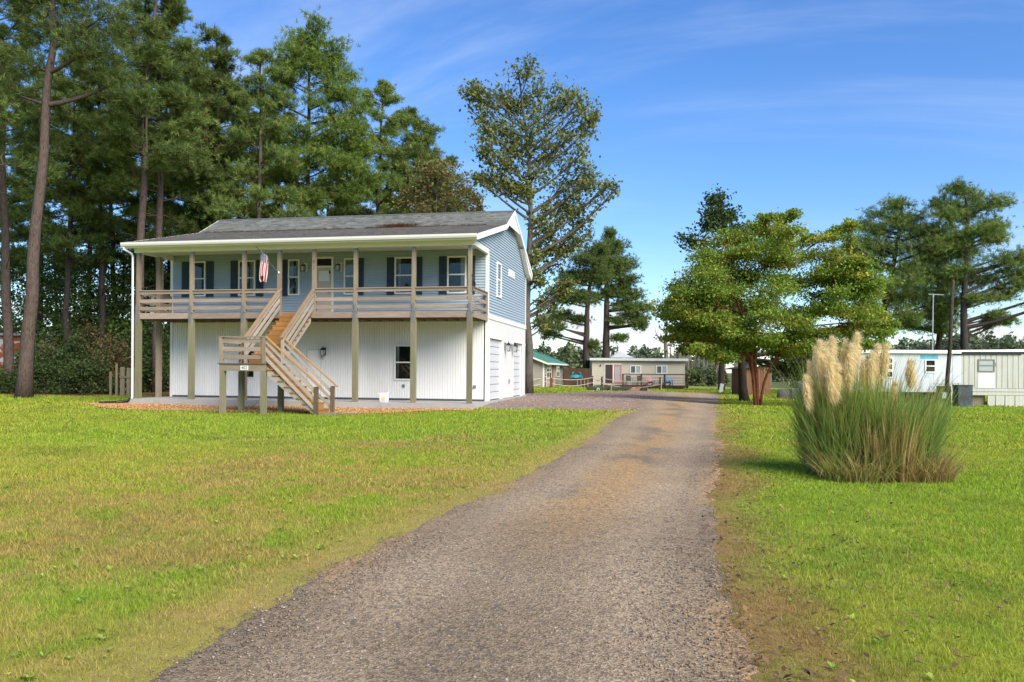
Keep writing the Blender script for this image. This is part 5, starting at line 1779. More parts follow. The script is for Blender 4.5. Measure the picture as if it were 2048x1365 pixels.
# wood across the road behind the viewpoint, mirrored in the window panes
rows_b = []
r_ = np.random.default_rng(66)
P, C = [], []
for i in range(60):
    x, y = r_.uniform(-70, 70), r_.uniform(-46, -32)
    h = r_.uniform(8, 15)
    d = unit(r_.normal(size=(220, 3)))
    P.append(np.array((x, y, h * .55)) + d * r_.uniform(.5, 1, (220, 1)) * np.array((3, 3, h * .45)))
    C.append(np.repeat(np.array([dk[i % 4]]), 220, 0))
P, C = np.concatenate(P), np.concatenate(C)
V, CC = leaves_mesh('w', P, r_, 1.3, 1.0, ((1, 1, 1),), 0)
tag(link('roadside_woods', np_mesh('roadside_woods', V, np.arange(len(V)).reshape(-1, 4), CC * np.repeat(C, 4, 0)), MATS['far_leaves']), 'dark wood across the road behind the viewpoint', 'woods', kind='stuff')
# ------------------------------------------------------------------ pampas grass clump
def pampas():
    r_ = np.random.default_rng(301)
    cx, cy = 5.80, 13.1
    bz = g1(cx, cy)
    t = thing('pampas_grass', 'large pampas grass clump with cream plumes on the right lawn', 'plant', (cx, cy, bz))
    def arch(n, rad, hmin, hmax, out_, w, pal, name, sag=.5, lean=.35, seg=5, cen=(0, 0), sq=1.22):
        a = r_.uniform(0, 6.283, n)
        q = rad * np.sqrt(r_.random(n))
        x0, y0 = cen[0] + q * np.cos(a) * sq, cen[1] + q * np.sin(a)
        H = r_.uniform(hmin, hmax, n) * (.68 + .62 * fbm(x0 * 1.0 + 7, y0 + 3, 2.6, 3))
        da = a + r_.normal(size=n) * .7
        o = out_ * (.3 + .9 * q / rad) * r_.uniform(.5, 1.25, n)
        tt = np.linspace(0, 1, seg)
        X = x0[:, None] + np.cos(da)[:, None] * o[:, None] * (tt ** 1.7)
        Y = y0[:, None] + np.sin(da)[:, None] * o[:, None] * (tt ** 1.7)
        dr = sag * r_.random(n) ** 2
        Z = H[:, None] * (tt - dr[:, None] * tt ** 3.2 * .8)
        ww = w * r_.uniform(.6, 1.2, n)[:, None] * np.interp(tt, [0, .25, .7, 1], [.9, 1, .7, .08])[None]
        fa = r_.uniform(0, 3.14, n)[:, None]
        sx, sy = np.cos(fa) * ww / 2, np.sin(fa) * ww / 2
        V = np.stack([np.stack([X - sx, Y - sy, Z], -1), np.stack([X + sx, Y + sy, Z], -1)], 2)
        c = np.array(pal)[r_.integers(0, len(pal), n)] * r_.uniform(.7, 1.3, (n, 1))
        C = np.repeat(np.repeat(c[:, None, None], seg, 1), 2, 2) * np.linspace(.8, 1.15, seg)[None, :, None, None]
        base = np.arange(n)[:, None] * seg * 2
        F = np.concatenate([np.stack([base[:, 0] + 2 * i, base[:, 0] + 2 * i + 1, base[:, 0] + 2 * i + 3, base[:, 0] + 2 * i + 2], -1) for i in range(seg - 1)])
        me = np_mesh(name, V.reshape(-1, 3), F, C.reshape(-1, 3))
        o = link(name, me, foliage('pampas_blade', trans=.45, rand=0), t)
        return tag(o, kind='stuff')
    gp = ((.22, .32, .085), (.27, .37, .10), (.18, .27, .08), (.34, .39, .13), (.38, .35, .14))
    bp = ((.40, .28, .13), (.48, .36, .18), (.30, .20, .09), (.36, .30, .12))
    arch(2600, .50, .95, 1.75, .30, .014, gp, 'blades', .35, cen=(-.42, .1), sq=1.05)
    arch(2900, .56, .95, 1.65, .34, .014, gp, 'blades', .35, cen=(.42, -.1), sq=1.05)
    arch(1700, .82, .55, 1.15, .5, .012, gp[:3] + bp[:1], 'blades', .9)
    arch(420, .7, 1.5, 2.15, .95, .010, ((.16, .18, .05), (.24, .20, .08), (.11, .16, .04)), 'blades', .55)
    arch(1000, .5, .3, .72, .32, .015, bp, 'dry_thatch', 1.3, cen=(.5, -.5))
    arch(700, .45, .3, .6, .35, .015, bp + gp[:2], 'dry_thatch', 1.3, cen=(-.45, -.65))
    arch(500, .3, .5, 1.2, .12, .016, bp, 'dry_thatch', .3, cen=(.1, -.65))
    # plumes: x, z top from the photo, at their own depths
    PL = [(1637, 682, 1640, 780, .9, -.25), (1662, 676, 1655, 770, 1.1, .1), (1608, 752, 1614, 812, .55, -.3), (1622, 740, 1630, 800, .7, .2), (1683, 700, 1690, 770, .6, .4), (1712, 668, 1700, 762, 1.2, .0), (1752, 690, 1752, 760, .9, .25), (1770, 690, 1764, 745, .8, -.1),
          (1818, 722, 1820, 770, .8, .1), (1788, 765, 1782, 800, .55, -.2), (1648, 700, 1652, 800, 1.1, -.1), (1630, 715, 1642, 820, .9, .05), (1672, 730, 1668, 800, .8, -.35), (1725, 720, 1722, 770, .6, .3), (1666, 690, 1670, 790, .8, .3), (1742, 705, 1738, 770, .7, -.2), (1628, 695, 1636, 790, .8, .35), (1652, 686, 1650, 785, .9, .45), (1700, 690, 1694, 775, .8, -.3), (1616, 725, 1622, 815, .7, -.15), (1688, 680, 1684, 770, .7, .15), (1658, 712, 1660, 800, .8, -.4), (1734, 712, 1730, 780, .6, .4), (1760, 715, 1756, 775, .6, .35)]
    stalk = wood('pampas_stalk', (.34, .27, .13), (.24, .18, .08), 'z')
    for i, (px_, py_, qx, qy, fat, dep) in enumerate(PL):
        Y = cy + dep
        xt, zt = S(px_, py_, Y)
        xb, zb = S(qx, qy, Y)
        ft = np.array((xb - cx + (cx - xb) * .45, dep * .8, .2))
        bp_ = np.array((xb - cx, dep, zb - bz))
        tp = np.array((xt - cx, dep, zt - bz))
        MB().tube(bez(ft, (ft + bp_) / 2 + np.array((0, 0, .1)), bp_, 5), [.007, .007, .006, .005, .004], 4).build('stalk', stalk, t)
        n = int(2100 * fat)
        s = r_.random(n) ** .85
        axis = bp_ + (tp - bp_) * s[:, None]
        rad_ = .10 * fat * np.sin(np.pi * np.clip(s * .86 + .1, 0, 1)) ** .8
        d = unit(r_.normal(size=(n, 3)) * np.array((1, 1, .2)))
        p0 = axis + d * rad_[:, None] * r_.uniform(.1, .8, (n, 1))
        # drooping silky tips blown a little to the right
        end = p0 + d * .09 * r_.random((n, 1)) ** 1.5 + np.array((.035, 0, -.085)) * r_.uniform(.3, 1.9, (n, 1)) + np.array((.02, 0, .11)) * (s[:, None] > .82)
        sd_ = unit(np.cross(end - p0, r_.normal(size=(n, 3)))) * .0030
        V = np.stack([p0 - sd_, p0 + sd_, end], 1).reshape(-1, 3)
        c = np.array(((.82, .69, .49), (.88, .77, .58), (.72, .57, .38), (.86, .73, .53)))[r_.integers(0, 4, n)] * r_.uniform(.8, 1.12, (n, 1))
        me = np_mesh('plume', V, np.arange(n * 3).reshape(-1, 3), np.repeat(c, 3, 0))
        link('plume', me, foliage('plume_silk', trans=.4, rand=0), t)
    # bare flowering stems among the plumes
    for i in range(34):
        x = r_.uniform(-.75, 1.1)
        y = r_.uniform(-.5, .5)
        h = r_.uniform(1.35, 1.95)
        l = r_.normal() * .12 + x * .25
        MB().tube(bez(np.array((x * .6, y, .3)), np.array((x * .7, y, h * .6)), np.array((x + l, y, h)), 4), [.005, .005, .004, .003], 3).build('stalk', stalk, t)
pampas()

# weeds and a fallen tuft on the drive edge are part of the turf
# ------------------------------------------------------------------ mulch bed in front of the house
def mulch():
    r_ = np.random.default_rng(88)
    n = 26000
    x = r_.uniform(-16.8, .35, n)
    y = r_.uniform(-5.1, -2.62, n)
    X, Y = hw(x, y)
    k = in_mulch(X, Y)
    X, Y = X[k], Y[k]
    stones('wood_chips', X, Y, r_, .018, .055, [(.52, .27, .10), (.60, .36, .15), (.40, .18, .065), (.66, .48, .27), (.46, .22, .08), (.28, .13, .05)], 'orange-brown wood chip mulch along the front of the slab', dz=.022, flat=.28, cat='mulch')
    xs, ys = np.arange(-17.2, .8, .1), np.arange(-5.4, -2.5, .1)
    XX, YY = np.meshgrid(xs, ys)
    idx = np.arange(XX.size).reshape(XX.shape)
    F = np.stack([idx[:-1, :-1], idx[:-1, 1:], idx[1:, 1:], idx[1:, :-1]], -1).reshape(-1, 4)
    WX, WY = hw(XX.ravel(), YY.ravel())
    cx, cy = WX[F].mean(1), WY[F].mean(1)
    F = F[in_mulch(cx, cy)]
    V = np.stack([WX, WY, gz(WX, WY) + .012], -1)
    c = np.array((.26, .125, .05)) * (.7 + .6 * fbm(WX, WY, 3, 3)[:, None])
    used = np.unique(F)
    rm = np.full(len(V), -1)
    rm[used] = np.arange(len(used))
    tag(link('mulch_bed', np_mesh('mulch_bed', V[used], rm[F], c[used]), vcol_mat('mulch_soil', 1, 60, .5, .8, .02)), kind='structure')
mulch()

# pine straw caught on the roof where the pitch changes
r_ = np.random.default_rng(99)
n1 = 3000
x = np.concatenate([r_.uniform(-W, .1, n1), r_.normal(-4.75, .5, 1500)])
y = np.concatenate([2.36 + r_.normal(size=n1) * .10 - .3 * r_.random(n1) ** 3, 2.62 + r_.normal(size=1500) * .14 + .0 * x[n1:]])
k = (y < 3.2) & (x < .2) & (x > -W - .2)
kk = np.concatenate([fbm(x[:n1], x[:n1] * 0, .9, 4) > .42, np.ones(1500, bool)])
x, y = x[k & kk], y[k & kk]
X, Y = hw(x, y)
zt = roof_front(y) + .022
o = straw('roof_straw', X, Y, r_, .10, .24, .016, [(.30, .12, .045), (.24, .10, .045), (.36, .17, .07)], 'rust-coloured pine straw caught along the change of roof pitch', zf=lambda a, b: zt)

# ------------------------------------------------------------------ flag on the porch post
def flag():
    t = thing('porch_flag', 'limp red, white and blue striped flag on a short pole at the porch post', 'flag')
    hx, hy = hw(UP[3], -D - .08)
    pole0 = Vector((hx, hy, 4.98))
    tx, ty = hw(UP[3] - .78, -D - .42)
    pole1 = Vector((tx, ty, 6.00))
    MB().tube([pole0, pole1], .013, 8).build('pole', plain('flag_pole', (.10, .10, .11), .4), t)
    MB().lathe([(0, 0), (.03, .0), (.03, .05), (.018, .08), (0, .08)], 8).build('bracket', trimw, t, loc=pole0)
    nu, nv = 40, 70
    u = np.linspace(0, 1, nu)
    v = np.linspace(0, 1, nv)
    U, Vv = np.meshgrid(u, v)
    # top edge gathered near the pole end, cloth falling in folds
    dirp = np.array((UP[3] - .74, -D - .40)) - np.array((UP[3] - .40, -D - .24))
    w = .14 + .22 * np.sin(np.pi * np.clip(Vv * .95 + .05, 0, 1)) ** .8
    fold = np.sin(U * 19 + Vv * 2.5) * .045 * (.4 + Vv) + np.sin(U * 7 + 1) * .04
    lx = UP[3] - .52 + (U - .5) * w * (1 - .10 * Vv) + .10 * np.sin(Vv * 5 + U * 2) * .35 - .02 * Vv
    ly = -D - .33 + fold + (U - .5) * .10
    lz = 5.76 + (U - .5) * -.22 * (1 - Vv) - Vv * (1.02 + .12 * np.sin(U * 9))
    X, Y = hw(lx, ly)
    V3 = np.stack([X, Y, lz], -1).reshape(-1, 3)
    idx = np.arange(nu * nv).reshape(nv, nu)
    F = np.stack([idx[:-1, :-1], idx[:-1, 1:], idx[1:, 1:], idx[1:, :-1]], -1).reshape(-1, 4)
    me = np_mesh('cloth', V3, F, None, smooth=True)
    uv = me.uv_layers.new(name='UVMap')
    li = F.ravel()
    uv.data.foreach_set('uv', np.stack([U.ravel()[li], Vv.ravel()[li]], -1).astype(np.float32).ravel())
    m, nt, b = new_mat('flag_cloth')
    sp = node(nt, 'ShaderNodeSeparateXYZ', {0: node(nt, 'ShaderNodeUVMap', uv_map='UVMap').outputs[0]})
    def mt(op, a, b_=0.0):
        return node(nt, 'ShaderNodeMath', {0: a, 1: b_}, operation=op).outputs[0]
    su = mt('ADD', sp.outputs[0], mt('MULTIPLY', sp.outputs[1], .12))
    fr = mt('FRACT', mt('MULTIPLY', su, 6.5))
    red = mt('LESS_THAN', fr, .5)
    col = mixc(nt, red, (.66, .60, .58), (.42, .035, .04))
    can = mt('MULTIPLY', mt('LESS_THAN', sp.outputs[1], .36), mt('LESS_THAN', sp.outputs[0], .85))
    gx = mt('SUBTRACT', mt('FRACT', mt('MULTIPLY', sp.outputs[0], 10)), .5)
    gy = mt('SUBTRACT', mt('FRACT', mt('MULTIPLY', sp.outputs[1], 22)), .5)
    star = mt('LESS_THAN', mt('ADD', mt('MULTIPLY', gx, gx), mt('MULTIPLY', gy, gy)), .07)
    ccol = mixc(nt, star, (.015, .02, .09), (.75, .75, .75))
    nt.links.new(mixc(nt, can, col, ccol), b.inputs['Base Color'])
    b.inputs['Roughness'].default_value = .85
    link('cloth', me, m, t)
flag()

# ------------------------------------------------------------------ paper sack on the slab, sticks under the stairs
x, y = hw(-3.52, -2.32)
t = thing('feed_sack', 'crumpled white paper sack with an orange disc standing on the slab edge', 'sack', (x, y, -.06), -TH)
m, nt, b = new_mat('sack_paper')
v = coords(nt)
sp = node(nt, 'ShaderNodeSeparateXYZ', {0: v})
zz = sp.outputs[2]
base = mixc(nt, ramp01(nt, zz, .26, .32), (.74, .72, .72), (.72, .58, .54))
base = mixc(nt, node(nt, 'ShaderNodeMath', {0: zz, 1: .10}, operation='LESS_THAN').outputs[0], base, (.52, .56, .62))
dd = node(nt, 'ShaderNodeVectorMath', {0: v, 1: (0, -.08, .19)}, operation='DISTANCE').outputs[1]
base = mixc(nt, node(nt, 'ShaderNodeMath', {0: dd, 1: .085}, operation='LESS_THAN').outputs[0], base, (.80, .50, .20))
nt.links.new(base, b.inputs['Base Color'])
b.inputs['Roughness'].default_value = .6
rs = np.random.default_rng(3)
prof = [(0.0, .16, .085), (.06, .175, .10), (.16, .18, .10), (.26, .185, .085), (.36, .19, .05), (.42, .20, .015), (.445, .205, .006)]
mb = MB()
for z, a, b_ in prof:
    for k in range(14):
        an = 2 * math.pi * k / 14
        ca, sa = math.cos(an), math.sin(an)
        mb.v.append((a * math.copysign(abs(ca) ** .45, ca) + rs.normal() * .006, b_ * math.copysign(abs(sa) ** .6, sa) + rs.normal() * .006, z + (rs.normal() * .012 if z > .3 else 0)))
for i in range(len(prof) - 1):
    for k in range(14):
        mb.f.append((i * 14 + k, i * 14 + (k + 1) % 14, (i + 1) * 14 + (k + 1) % 14, (i + 1) * 14 + k))
mb.f.append(tuple(range(13, -1, -1)))
mb.build('sack_body', m, t)
x, y = hw(-7.3, -5.6)
t = thing('broken_branch', 'bare broken branch lying under the stair landing', 'branch', (x, y, g1(x, y)))
MB().tube([(-.25, .1, .03), (0, 0, .16), (.2, -.05, .30), (.34, .0, .48)], [.02, .018, .014, .006], 5).tube([(.02, 0, .17), (.2, .1, .2), (.42, .12, .18)], [.012, .01, .004], 4).tube([(.2, -.05, .3), (.05, -.1, .42)], [.009, .003], 4).build('twigs', grey_bark, t)
x, y = hw(-3.75, -5.5)
MB().box(-.5, .5, -.07, .07, 0, .04)
t = tag(MB().box(-.55, .55, -.07, .07, 0, .045).build('loose_plank', PW('x'), None, loc=(x, y, g1(x, y) + .02)), 'loose weathered plank lying at the foot of the stairs', 'plank')
t.rotation_euler = (0, 0, -.1)

# ------------------------------------------------------------------ left boundary: shed and gate
x, z = S(15, 690, 56)
t = thing('painted_shed', 'low shed with red and white peeling paint behind the left shrubs', 'shed', (x, 56, g1(x, 56)))
m, nt, b = new_mat('peeling_paint')
v = coords(nt)
f_ = ramp01(nt, noise(nt, node(nt, 'ShaderNodeMapping', {0: v, 3: (.5, 1, 1.6)}).outputs[0], 1.1, 6, .6, .6), .48, .54)
nt.links.new(mixc(nt, f_, (.33, .085, .035), (.52, .50, .46)), b.inputs['Base Color'])
b.inputs['Roughness'].default_value = .85
MB().box(-4.5, 3.6, 0, 4, 0, 3.75).build('wall', m, t)
MB().box(-4.8, 3.9, -.3, 4.3, 3.75, 3.83).build('roof', plain('tin_roof', (.50, .50, .49), .5, .1), t)
MB().box(-4.8, 3.9, -.33, -.3, 3.68, 3.84).build('fascia', plain('grey_metal', (.30, .31, .32), .5), t)
x, _ = S(256, 741, 44)
t = thing('wooden_gate', 'weathered plank gate among the shrubs behind the downspout', 'gate', (x, 44, g1(x, 44)))
gm = wood('gate_wood', (.24, .21, .15), (.14, .12, .085), 'z', moss=(.13, .15, .06))
for dx_, w, h in ((-.62, .12, 1.72), (-.30, .24, 1.55), (.02, .17, 1.5), (.26, .26, 1.5), (.52, .14, 1.6), (-.95, .13, 1.3)):
    MB().box(dx_ - w / 2, dx_ + w / 2, -.02, .02, -.05, h).build('plank', gm, t)
MB().box(-.45, .62, -.05, -.021, .95, 1.05).build('rail', gm, t)

# ------------------------------------------------------------------ tan cottage
def cottage():
    Y = 82
    x0, z0 = S(1184, 776, Y)
    x1, _ = S(1369, 776, Y)
    xc = (x0 + x1) / 2
    b = -.46
    w = (x1 - x0) / 2
    t = thing('tan_cottage', 'low tan cottage with a flat white roof edge and a railed deck', 'cottage', (xc, Y, b), -.02)
    tan = plain('tan_vinyl', (.50, .445, .36), .6, .05, .8)
    MB().box(-w + .02, w - .02, .04, 7, 0, 2.80).build('wall_core', tan, t)
    z = .32
    while z < 2.78:
        MB().prism([(.04, z), (-.02, z), (.0, z + .165), (.04, z + .165)], 'x', -w, w).build('siding_board', tan, t)
        z += .165
    MB().box(-w, w, .0, .04, -.2, .30).build('skirt', plain('green_skirt', (.13, .15, .055), .9, .3, 3), t)
    for xx in (-w, w - .1):
        MB().box(xx, xx + .1, -.035, .02, .3, 2.78).build('corner_board', tan, t)
    MB().box(1.95, 2.0, -.03, .0, .5, 2.5).build('conduit', tan, t)
    rf = MB().box(-w - .28, w + .28, -.35, 7.3, 2.86, 2.98).build('roof', plain('white_roof', (.62, .62, .60), .5, .06), t)
    MB().box(-w - .28, w + .28, -.39, -.351, 2.80, 3.05).build('fascia', plain('fascia_grey', (.56, .56, .55), .5), rf)
    k = Y / 1605.26
    def X(px_): return S(px_, 741, Y)[0] - xc
    def Z(py_): return S(1277, py_, Y)[1] - b
    # sliding door
    ds = MB()
    a, c, zt, zb = X(1209), X(1243), Z(730), Z(767)
    for q in ((a, c, zt, zt + .1), (a, a + .07, zb, zt), (a + .84, a + .94, zb, zt)):
        ds.box(q[0], q[1], -.06, .02, q[2], q[3])
    d = ds.build('sliding_door', trimw, t)
    MB().box(a + .07, a + .84, -.04, .0, zb, zt).build('screen_pane', plain('screen_dark', (.055, .035, .03), .6), d)
    pk = plain('coral_paint', (.55, .17, .16), .6)
    MB().box(a + .94, c, -.055, .0, zb, zb + .12).box(a + .94, c, -.055, 0, zt - .09, zt).box(a + .94, a + 1.06, -.055, 0, zb + .12, zt - .09).box(c - .11, c, -.055, 0, zb + .12, zt - .09).build('door_leaf', pk, d)
    MB().box(a + 1.06, c - .11, -.03, 0, zb + .12, zt - .09).build('door_pane', plain('blind_grey', (.36, .38, .37), .4), d)
    for p0, p1 in ((1260, 1282), (1312, 1334)):
        a, c, zt, zb = X(p0), X(p1), Z(731.3), Z(747.6)
        wq = MB()
        for q in ((a, c, zt - .08, zt), (a, c, zb, zb + .08), (a, a + .08, zb + .08, zt - .08), (c - .08, c, zb + .08, zt - .08), ((a + c) / 2 - .04, (a + c) / 2 + .04, zb + .08, zt - .08)):
            wq.box(q[0], q[1], -.06, .02, q[2], q[3])
        wi = wq.build('window', trimw, t)
        MB().box(a + .08, (a + c) / 2 - .04, -.03, 0, zb + .08, zt - .08).build('pane', plain('pane_dark', (.09, .12, .13), .15, spec=.6), wi)
        MB().box((a + c) / 2 + .04, c - .08, -.03, 0, zb + .08, zt - .08).build('pane', plain('pane_blind', (.34, .38, .36), .25, spec=.5), wi)
    lan = MB().box(X(1201) - .05, X(1201) + .05, -.12, 0, Z(733), Z(730)).build('wall_light', black, t)
    # deck in front with horizontal rails
    bw = wood('cottage_rail', (.17, .085, .05), (.10, .05, .03), 'x')
    dk_ = MB().box(X(1204), w - .05, -2.2, -.02, .12, .30).build('deck', bw, t)
    for px_ in (1241, 1277, 1322, 1366):
        MB().box(X(px_) - .08, X(px_) + .08, -2.2, -2.04, -.1, 1.42).build('deck_post', bw, dk_)
    MB().box(X(1240), w - .0, -2.24, -2.02, 1.38, 1.48).build('deck_rail', bw, dk_)
    for zz in (.55, .80, 1.05):
        MB().box(X(1240), w, -2.15, -2.11, zz, zz + .035).build('deck_rail', wood('thin_rail', (.30, .24, .18), (.2, .15, .11), 'x'), dk_)
    # furniture on the deck
    def chair(px_, col, name, label, adir):
        ct = thing(name, label, 'chair', (X(px_) + xc, Y - 1.0, b + .30), .2)
        cm = plain(name + '_paint_' + str(px_), col, .5, .08)
        if adir:
            MB().hexa([(-.3, -.35, .38), (.3, -.35, .38), (.3, .25, .24), (-.3, .25, .24), (-.3, -.35, .42), (.3, -.35, .42), (.3, .25, .28), (-.3, .25, .28)]).build('seat', cm, ct)
            for j in range(5):
                xx = -.28 + j * .125
                hh = .95 - .06 * abs(j - 2)
                MB().hexa([(xx, .2, .25), (xx + .115, .2, .25), (xx + .115, .24, .25), (xx, .24, .25), (xx, .42, hh), (xx + .115, .42, hh), (xx + .115, .46, hh), (xx, .46, hh)]).build('back_slat', cm, ct)
            for sx in (-1, 1):
                MB().box(sx * .38 - .07, sx * .38 + .07, -.4, .35, .54, .57).build('armrest', cm, ct)
                MB().box(sx * .36 - .03, sx * .36 + .03, -.38, -.28, 0, .54).build('leg', cm, ct)
                MB().bar((sx * .33, -.1, .26), (sx * .33, .5, .02), .04, .12).build('leg', cm, ct)
        else:
            MB().box(-.25, .25, -.25, .25, .40, .44).build('seat', cm, ct)
            MB().hexa([(-.25, .22, .44), (.25, .22, .44), (.25, .26, .44), (-.25, .26, .44), (-.25, .34, .98), (.25, .34, .98), (.25, .38, .98), (-.25, .38, .98)]).build('backrest', cm, ct)
            for sx in (-1, 1):
                for sy in (-1, 1):
                    MB().tube([(sx * .24, sy * .24, .4), (sx * .27, sy * .27, 0)], .02, 5).build('leg', cm, ct)
                MB().tube([(sx * .27, .3, .66), (sx * .27, -.26, .64), (sx * .27, -.26, .4)], .02, 5).build('armrest', cm, ct)
    chair(1256, (.035, .03, .026), 'patio_chair', 'dark patio chair nearer the sliding door', False)
    chair(1278, (.05, .04, .03), 'patio_chair', 'dark patio chair nearer the pink chair', False)
    chair(1297, (.62, .30, .30), 'adirondack_chair', 'pale pink slatted garden chair on the cottage deck', True)
    chair(1332, (.10, .33, .52), 'adirondack_chair', 'bright blue slatted garden chair on the cottage deck', True)
    # small table
    st = thing('side_table', 'small white table between the two dark patio chairs', 'table', (X(1267) + xc, Y - 1.0, b + .30))
    MB().lathe([(.0, .5), (.26, .5), (.26, .53), (0, .53)], 14).build('top', plain('table_white', (.6, .6, .6), .5), st)
    MB().tube([(0, 0, 0), (0, 0, .5)], .03, 6).build('leg', MATS['table_white'], st)
cottage()
# canopy roof tip behind the cottage
x, z = S(1244, 717, 92)
t = thing('garden_canopy', 'grey pointed canopy roof behind the tan cottage', 'canopy', (x, 93, g1(x, 93)))
cm = plain('canopy_cloth', (.42, .43, .45), .7, .1)
zt = S(1240, 703, 93)[1] - g1(x, 93)
cnv = MB().add([(-1.35, -1.3, zt - .75), (1.35, -1.3, zt - .75), (1.35, 1.3, zt - .75), (-1.35, 1.3, zt - .75), (-.1, 0, zt)], [(0, 1, 4), (1, 2, 4), (2, 3, 4), (3, 0, 4), (3, 2, 1, 0)]).build('cover', cm, t)
for sx in (-1, 1):
    for sy in (-1, 1):
        MB().tube([(sx * 1.3, sy * 1.25, 0), (sx * 1.3, sy * 1.25, zt - .75)], .03, 5).build('leg', galv, t)

# ------------------------------------------------------------------ green-roofed cottage, turned like the house
def green_cottage():
    Y = 75
    x, _ = S(1088, 741, Y)
    b = -.30
    t = thing('green_roof_cottage', 'tan-sided cottage with a green metal roof beside the garage corner', 'cottage', (x, Y, b), -TH)
    tan = plain('taupe_vinyl', (.36, .315, .265), .6, .06, .8)
    Wd, Ln, H = 9.0, 13.4, 2.42
    MB().prism([(-Wd, 0), (0, 0), (0, H), (-Wd / 2, H + 1.75), (-Wd, H)], 'y', .03, Ln).build('wall_core', tan, t)
    z = .05
    while z < H + 1.6:
        e = max(0, (z + .1 - H)) / 1.75 * Wd / 2
        if z > H - .1:
            a, c = -Wd + e, -e
        else:
            a, c = -Wd, 0
        if c - a > .2:
            MB().prism([(.03, z), (-.02, z), (.0, z + .17), (.03, z + .17)], 'x', a, c).build('siding_board', tan, t)
        z += .17
    z = .05
    while z < H - .1:
        MB().prism([(-.01, z), (.02, z), (.0, z + .17), (-.01, z + .17)], 'y', .0, Ln).build('siding_board', tan, t)
        z += .17
    MB().box(-.12, .03, -.04, .03, 0, H).build('corner_board', trimw, t)
    gr = plain('green_metal', (.085, .245, .195), .4, .06, 1.5, spec=.5)
    e = .5
    sl = 1.75 / (Wd / 2)
    for s in (0, 1):
        xa, xb = (-Wd / 2, e) if s == 0 else (-Wd / 2, -Wd - e)
        za, zb = H + 1.75 + .1, H + 1.75 + .1 - sl * (Wd / 2 + e)
        rp = MB().hexa([(xa, -.4, za - .06), (xb, -.4, zb - .06), (xb, Ln + .4, zb - .06), (xa, Ln + .4, za - .06), (xa, -.4, za), (xb, -.4, zb), (xb, Ln + .4, zb), (xa, Ln + .4, za)]).build('roof', gr, t)
        for k in range(28):
            yy = -.38 + k * .52
            MB().hexa([(xa, yy, za), (xb, yy, zb), (xb, yy + .035, zb), (xa, yy + .035, za), (xa, yy, za + .03), (xb, yy, zb + .03), (xb, yy + .035, zb + .03), (xa, yy + .035, za + .03)]).build('seam', gr, rp)
        MB().hexa([(xa, -.43, za - .24), (xb, -.43, zb - .24), (xb, -.40, zb - .24), (xa, -.40, za - .24), (xa, -.43, za - .07), (xb, -.43, zb - .07), (xb, -.40, zb - .07), (xa, -.40, za - .07)]).build('rake_board', trimw, rp)
        if s == 0:
            MB().box(xb - .02, xb + .10, -.4, Ln + .4, zb - .2, zb - .04).build('gutter', trimw, rp)
    # windows and door on the side facing the yard
    def swin(y0, y1, z0, z1, door=False):
        w = MB()
        for q in ((y0, y1, z1 - .09, z1), (y0, y1, z0, z0 + .09), (y0, y0 + .1, z0, z1), (y1 - .1, y1, z0, z1), ((y0 + y1) / 2 - .05, (y0 + y1) / 2 + .05, z0, z1), (y0, y1, (z0 + z1) / 2 - .05, (z0 + z1) / 2 + .05)):
            w.box(-.01, .06, q[0], q[1], q[2], q[3])
        o = w.build('window', trimw, t)
        MB().box(0, .035, y0 + .05, y1 - .05, z0 + .05, z1 - .05).build('pane', glass, o)
    swin(1.5, 4.6, .75, 2.1)
    swin(8.0, 10.6, .9, 2.1)
    MB().box(0, .05, 4.9, 5.9, .1, 2.15).build('door', plain('brick_red', (.30, .10, .07), .6), t)
green_cottage()

# ------------------------------------------------------------------ rope fence, plank screen, culvert pipes
brown = wood('fence_brown', (.115, .062, .04), (.065, .036, .025), 'z')
rope_m = plain('rope', (.55, .50, .43), .8, .1)
FP = [(1048, 776, 74), (1090, 775.5, 75.5), (1184.6, 774, 77), (1204, 775.5, 75), (1320, 780, 73)]
pos = []
for i, (px_, py_, Y) in enumerate(FP):
    x, _ = S(px_, py_, Y)
    pos.append((x, Y, g1(x, Y)))
fence = thing('rope_fence', 'low fence of dark posts joined by two sagging white ropes', 'fence')
for i, p in enumerate(pos):
    MB().box(p[0] - .085, p[0] + .085, p[1] - .085, p[1] + .085, p[2] - .2, p[2] + 1.18).build('post', brown, fence)
    MB().box(p[0] + .087, p[0] + .12, p[1] - .05, p[1] + .05, p[2], p[2] + 1.05).build('post_batten', trimw, fence)
for i in range(len(pos) - 1):
    for h, sag in ((1.02, .26), (.55, .36)):
        a, b = Vector(pos[i]) + Vector((0, -.1, h)), Vector(pos[i + 1]) + Vector((0, -.1, h))
        if (b - a).length < 1.6:
            sag *= .3
        P = [a.lerp(b, q) - Vector((0, 0, sag * (1 - (2 * q - 1) ** 2))) for q in np.linspace(0, 1, 12)]
        MB().tube(P, .026, 5).build('rope', rope_m, fence)
x, _ = S(1102, 775, 73.5)
tag(MB().box(x - .11, x + .11, 73.4, 73.6, -.5, .62).build('brown_post', wood('rust_post', (.20, .085, .045), (.13, .055, .03), 'z')), 'squat rust-brown post in front of the green-roofed cottage', 'post')
x0, _ = S(1127, 741, 82)
x1, _ = S(1181, 741, 82)
b = -.42
scr = thing('plank_screen', 'brown plank privacy screen between the two cottages', 'fence', ((x0 + x1) / 2, 82, b))
n = 14
wd = (x1 - x0) / n
for i in range(n):
    MB().box(-(x1 - x0) / 2 + i * wd, -(x1 - x0) / 2 + (i + 1) * wd - .012, -.02, .02, 0, 1.92 + .02 * (i % 3)).build('plank', brown, scr)
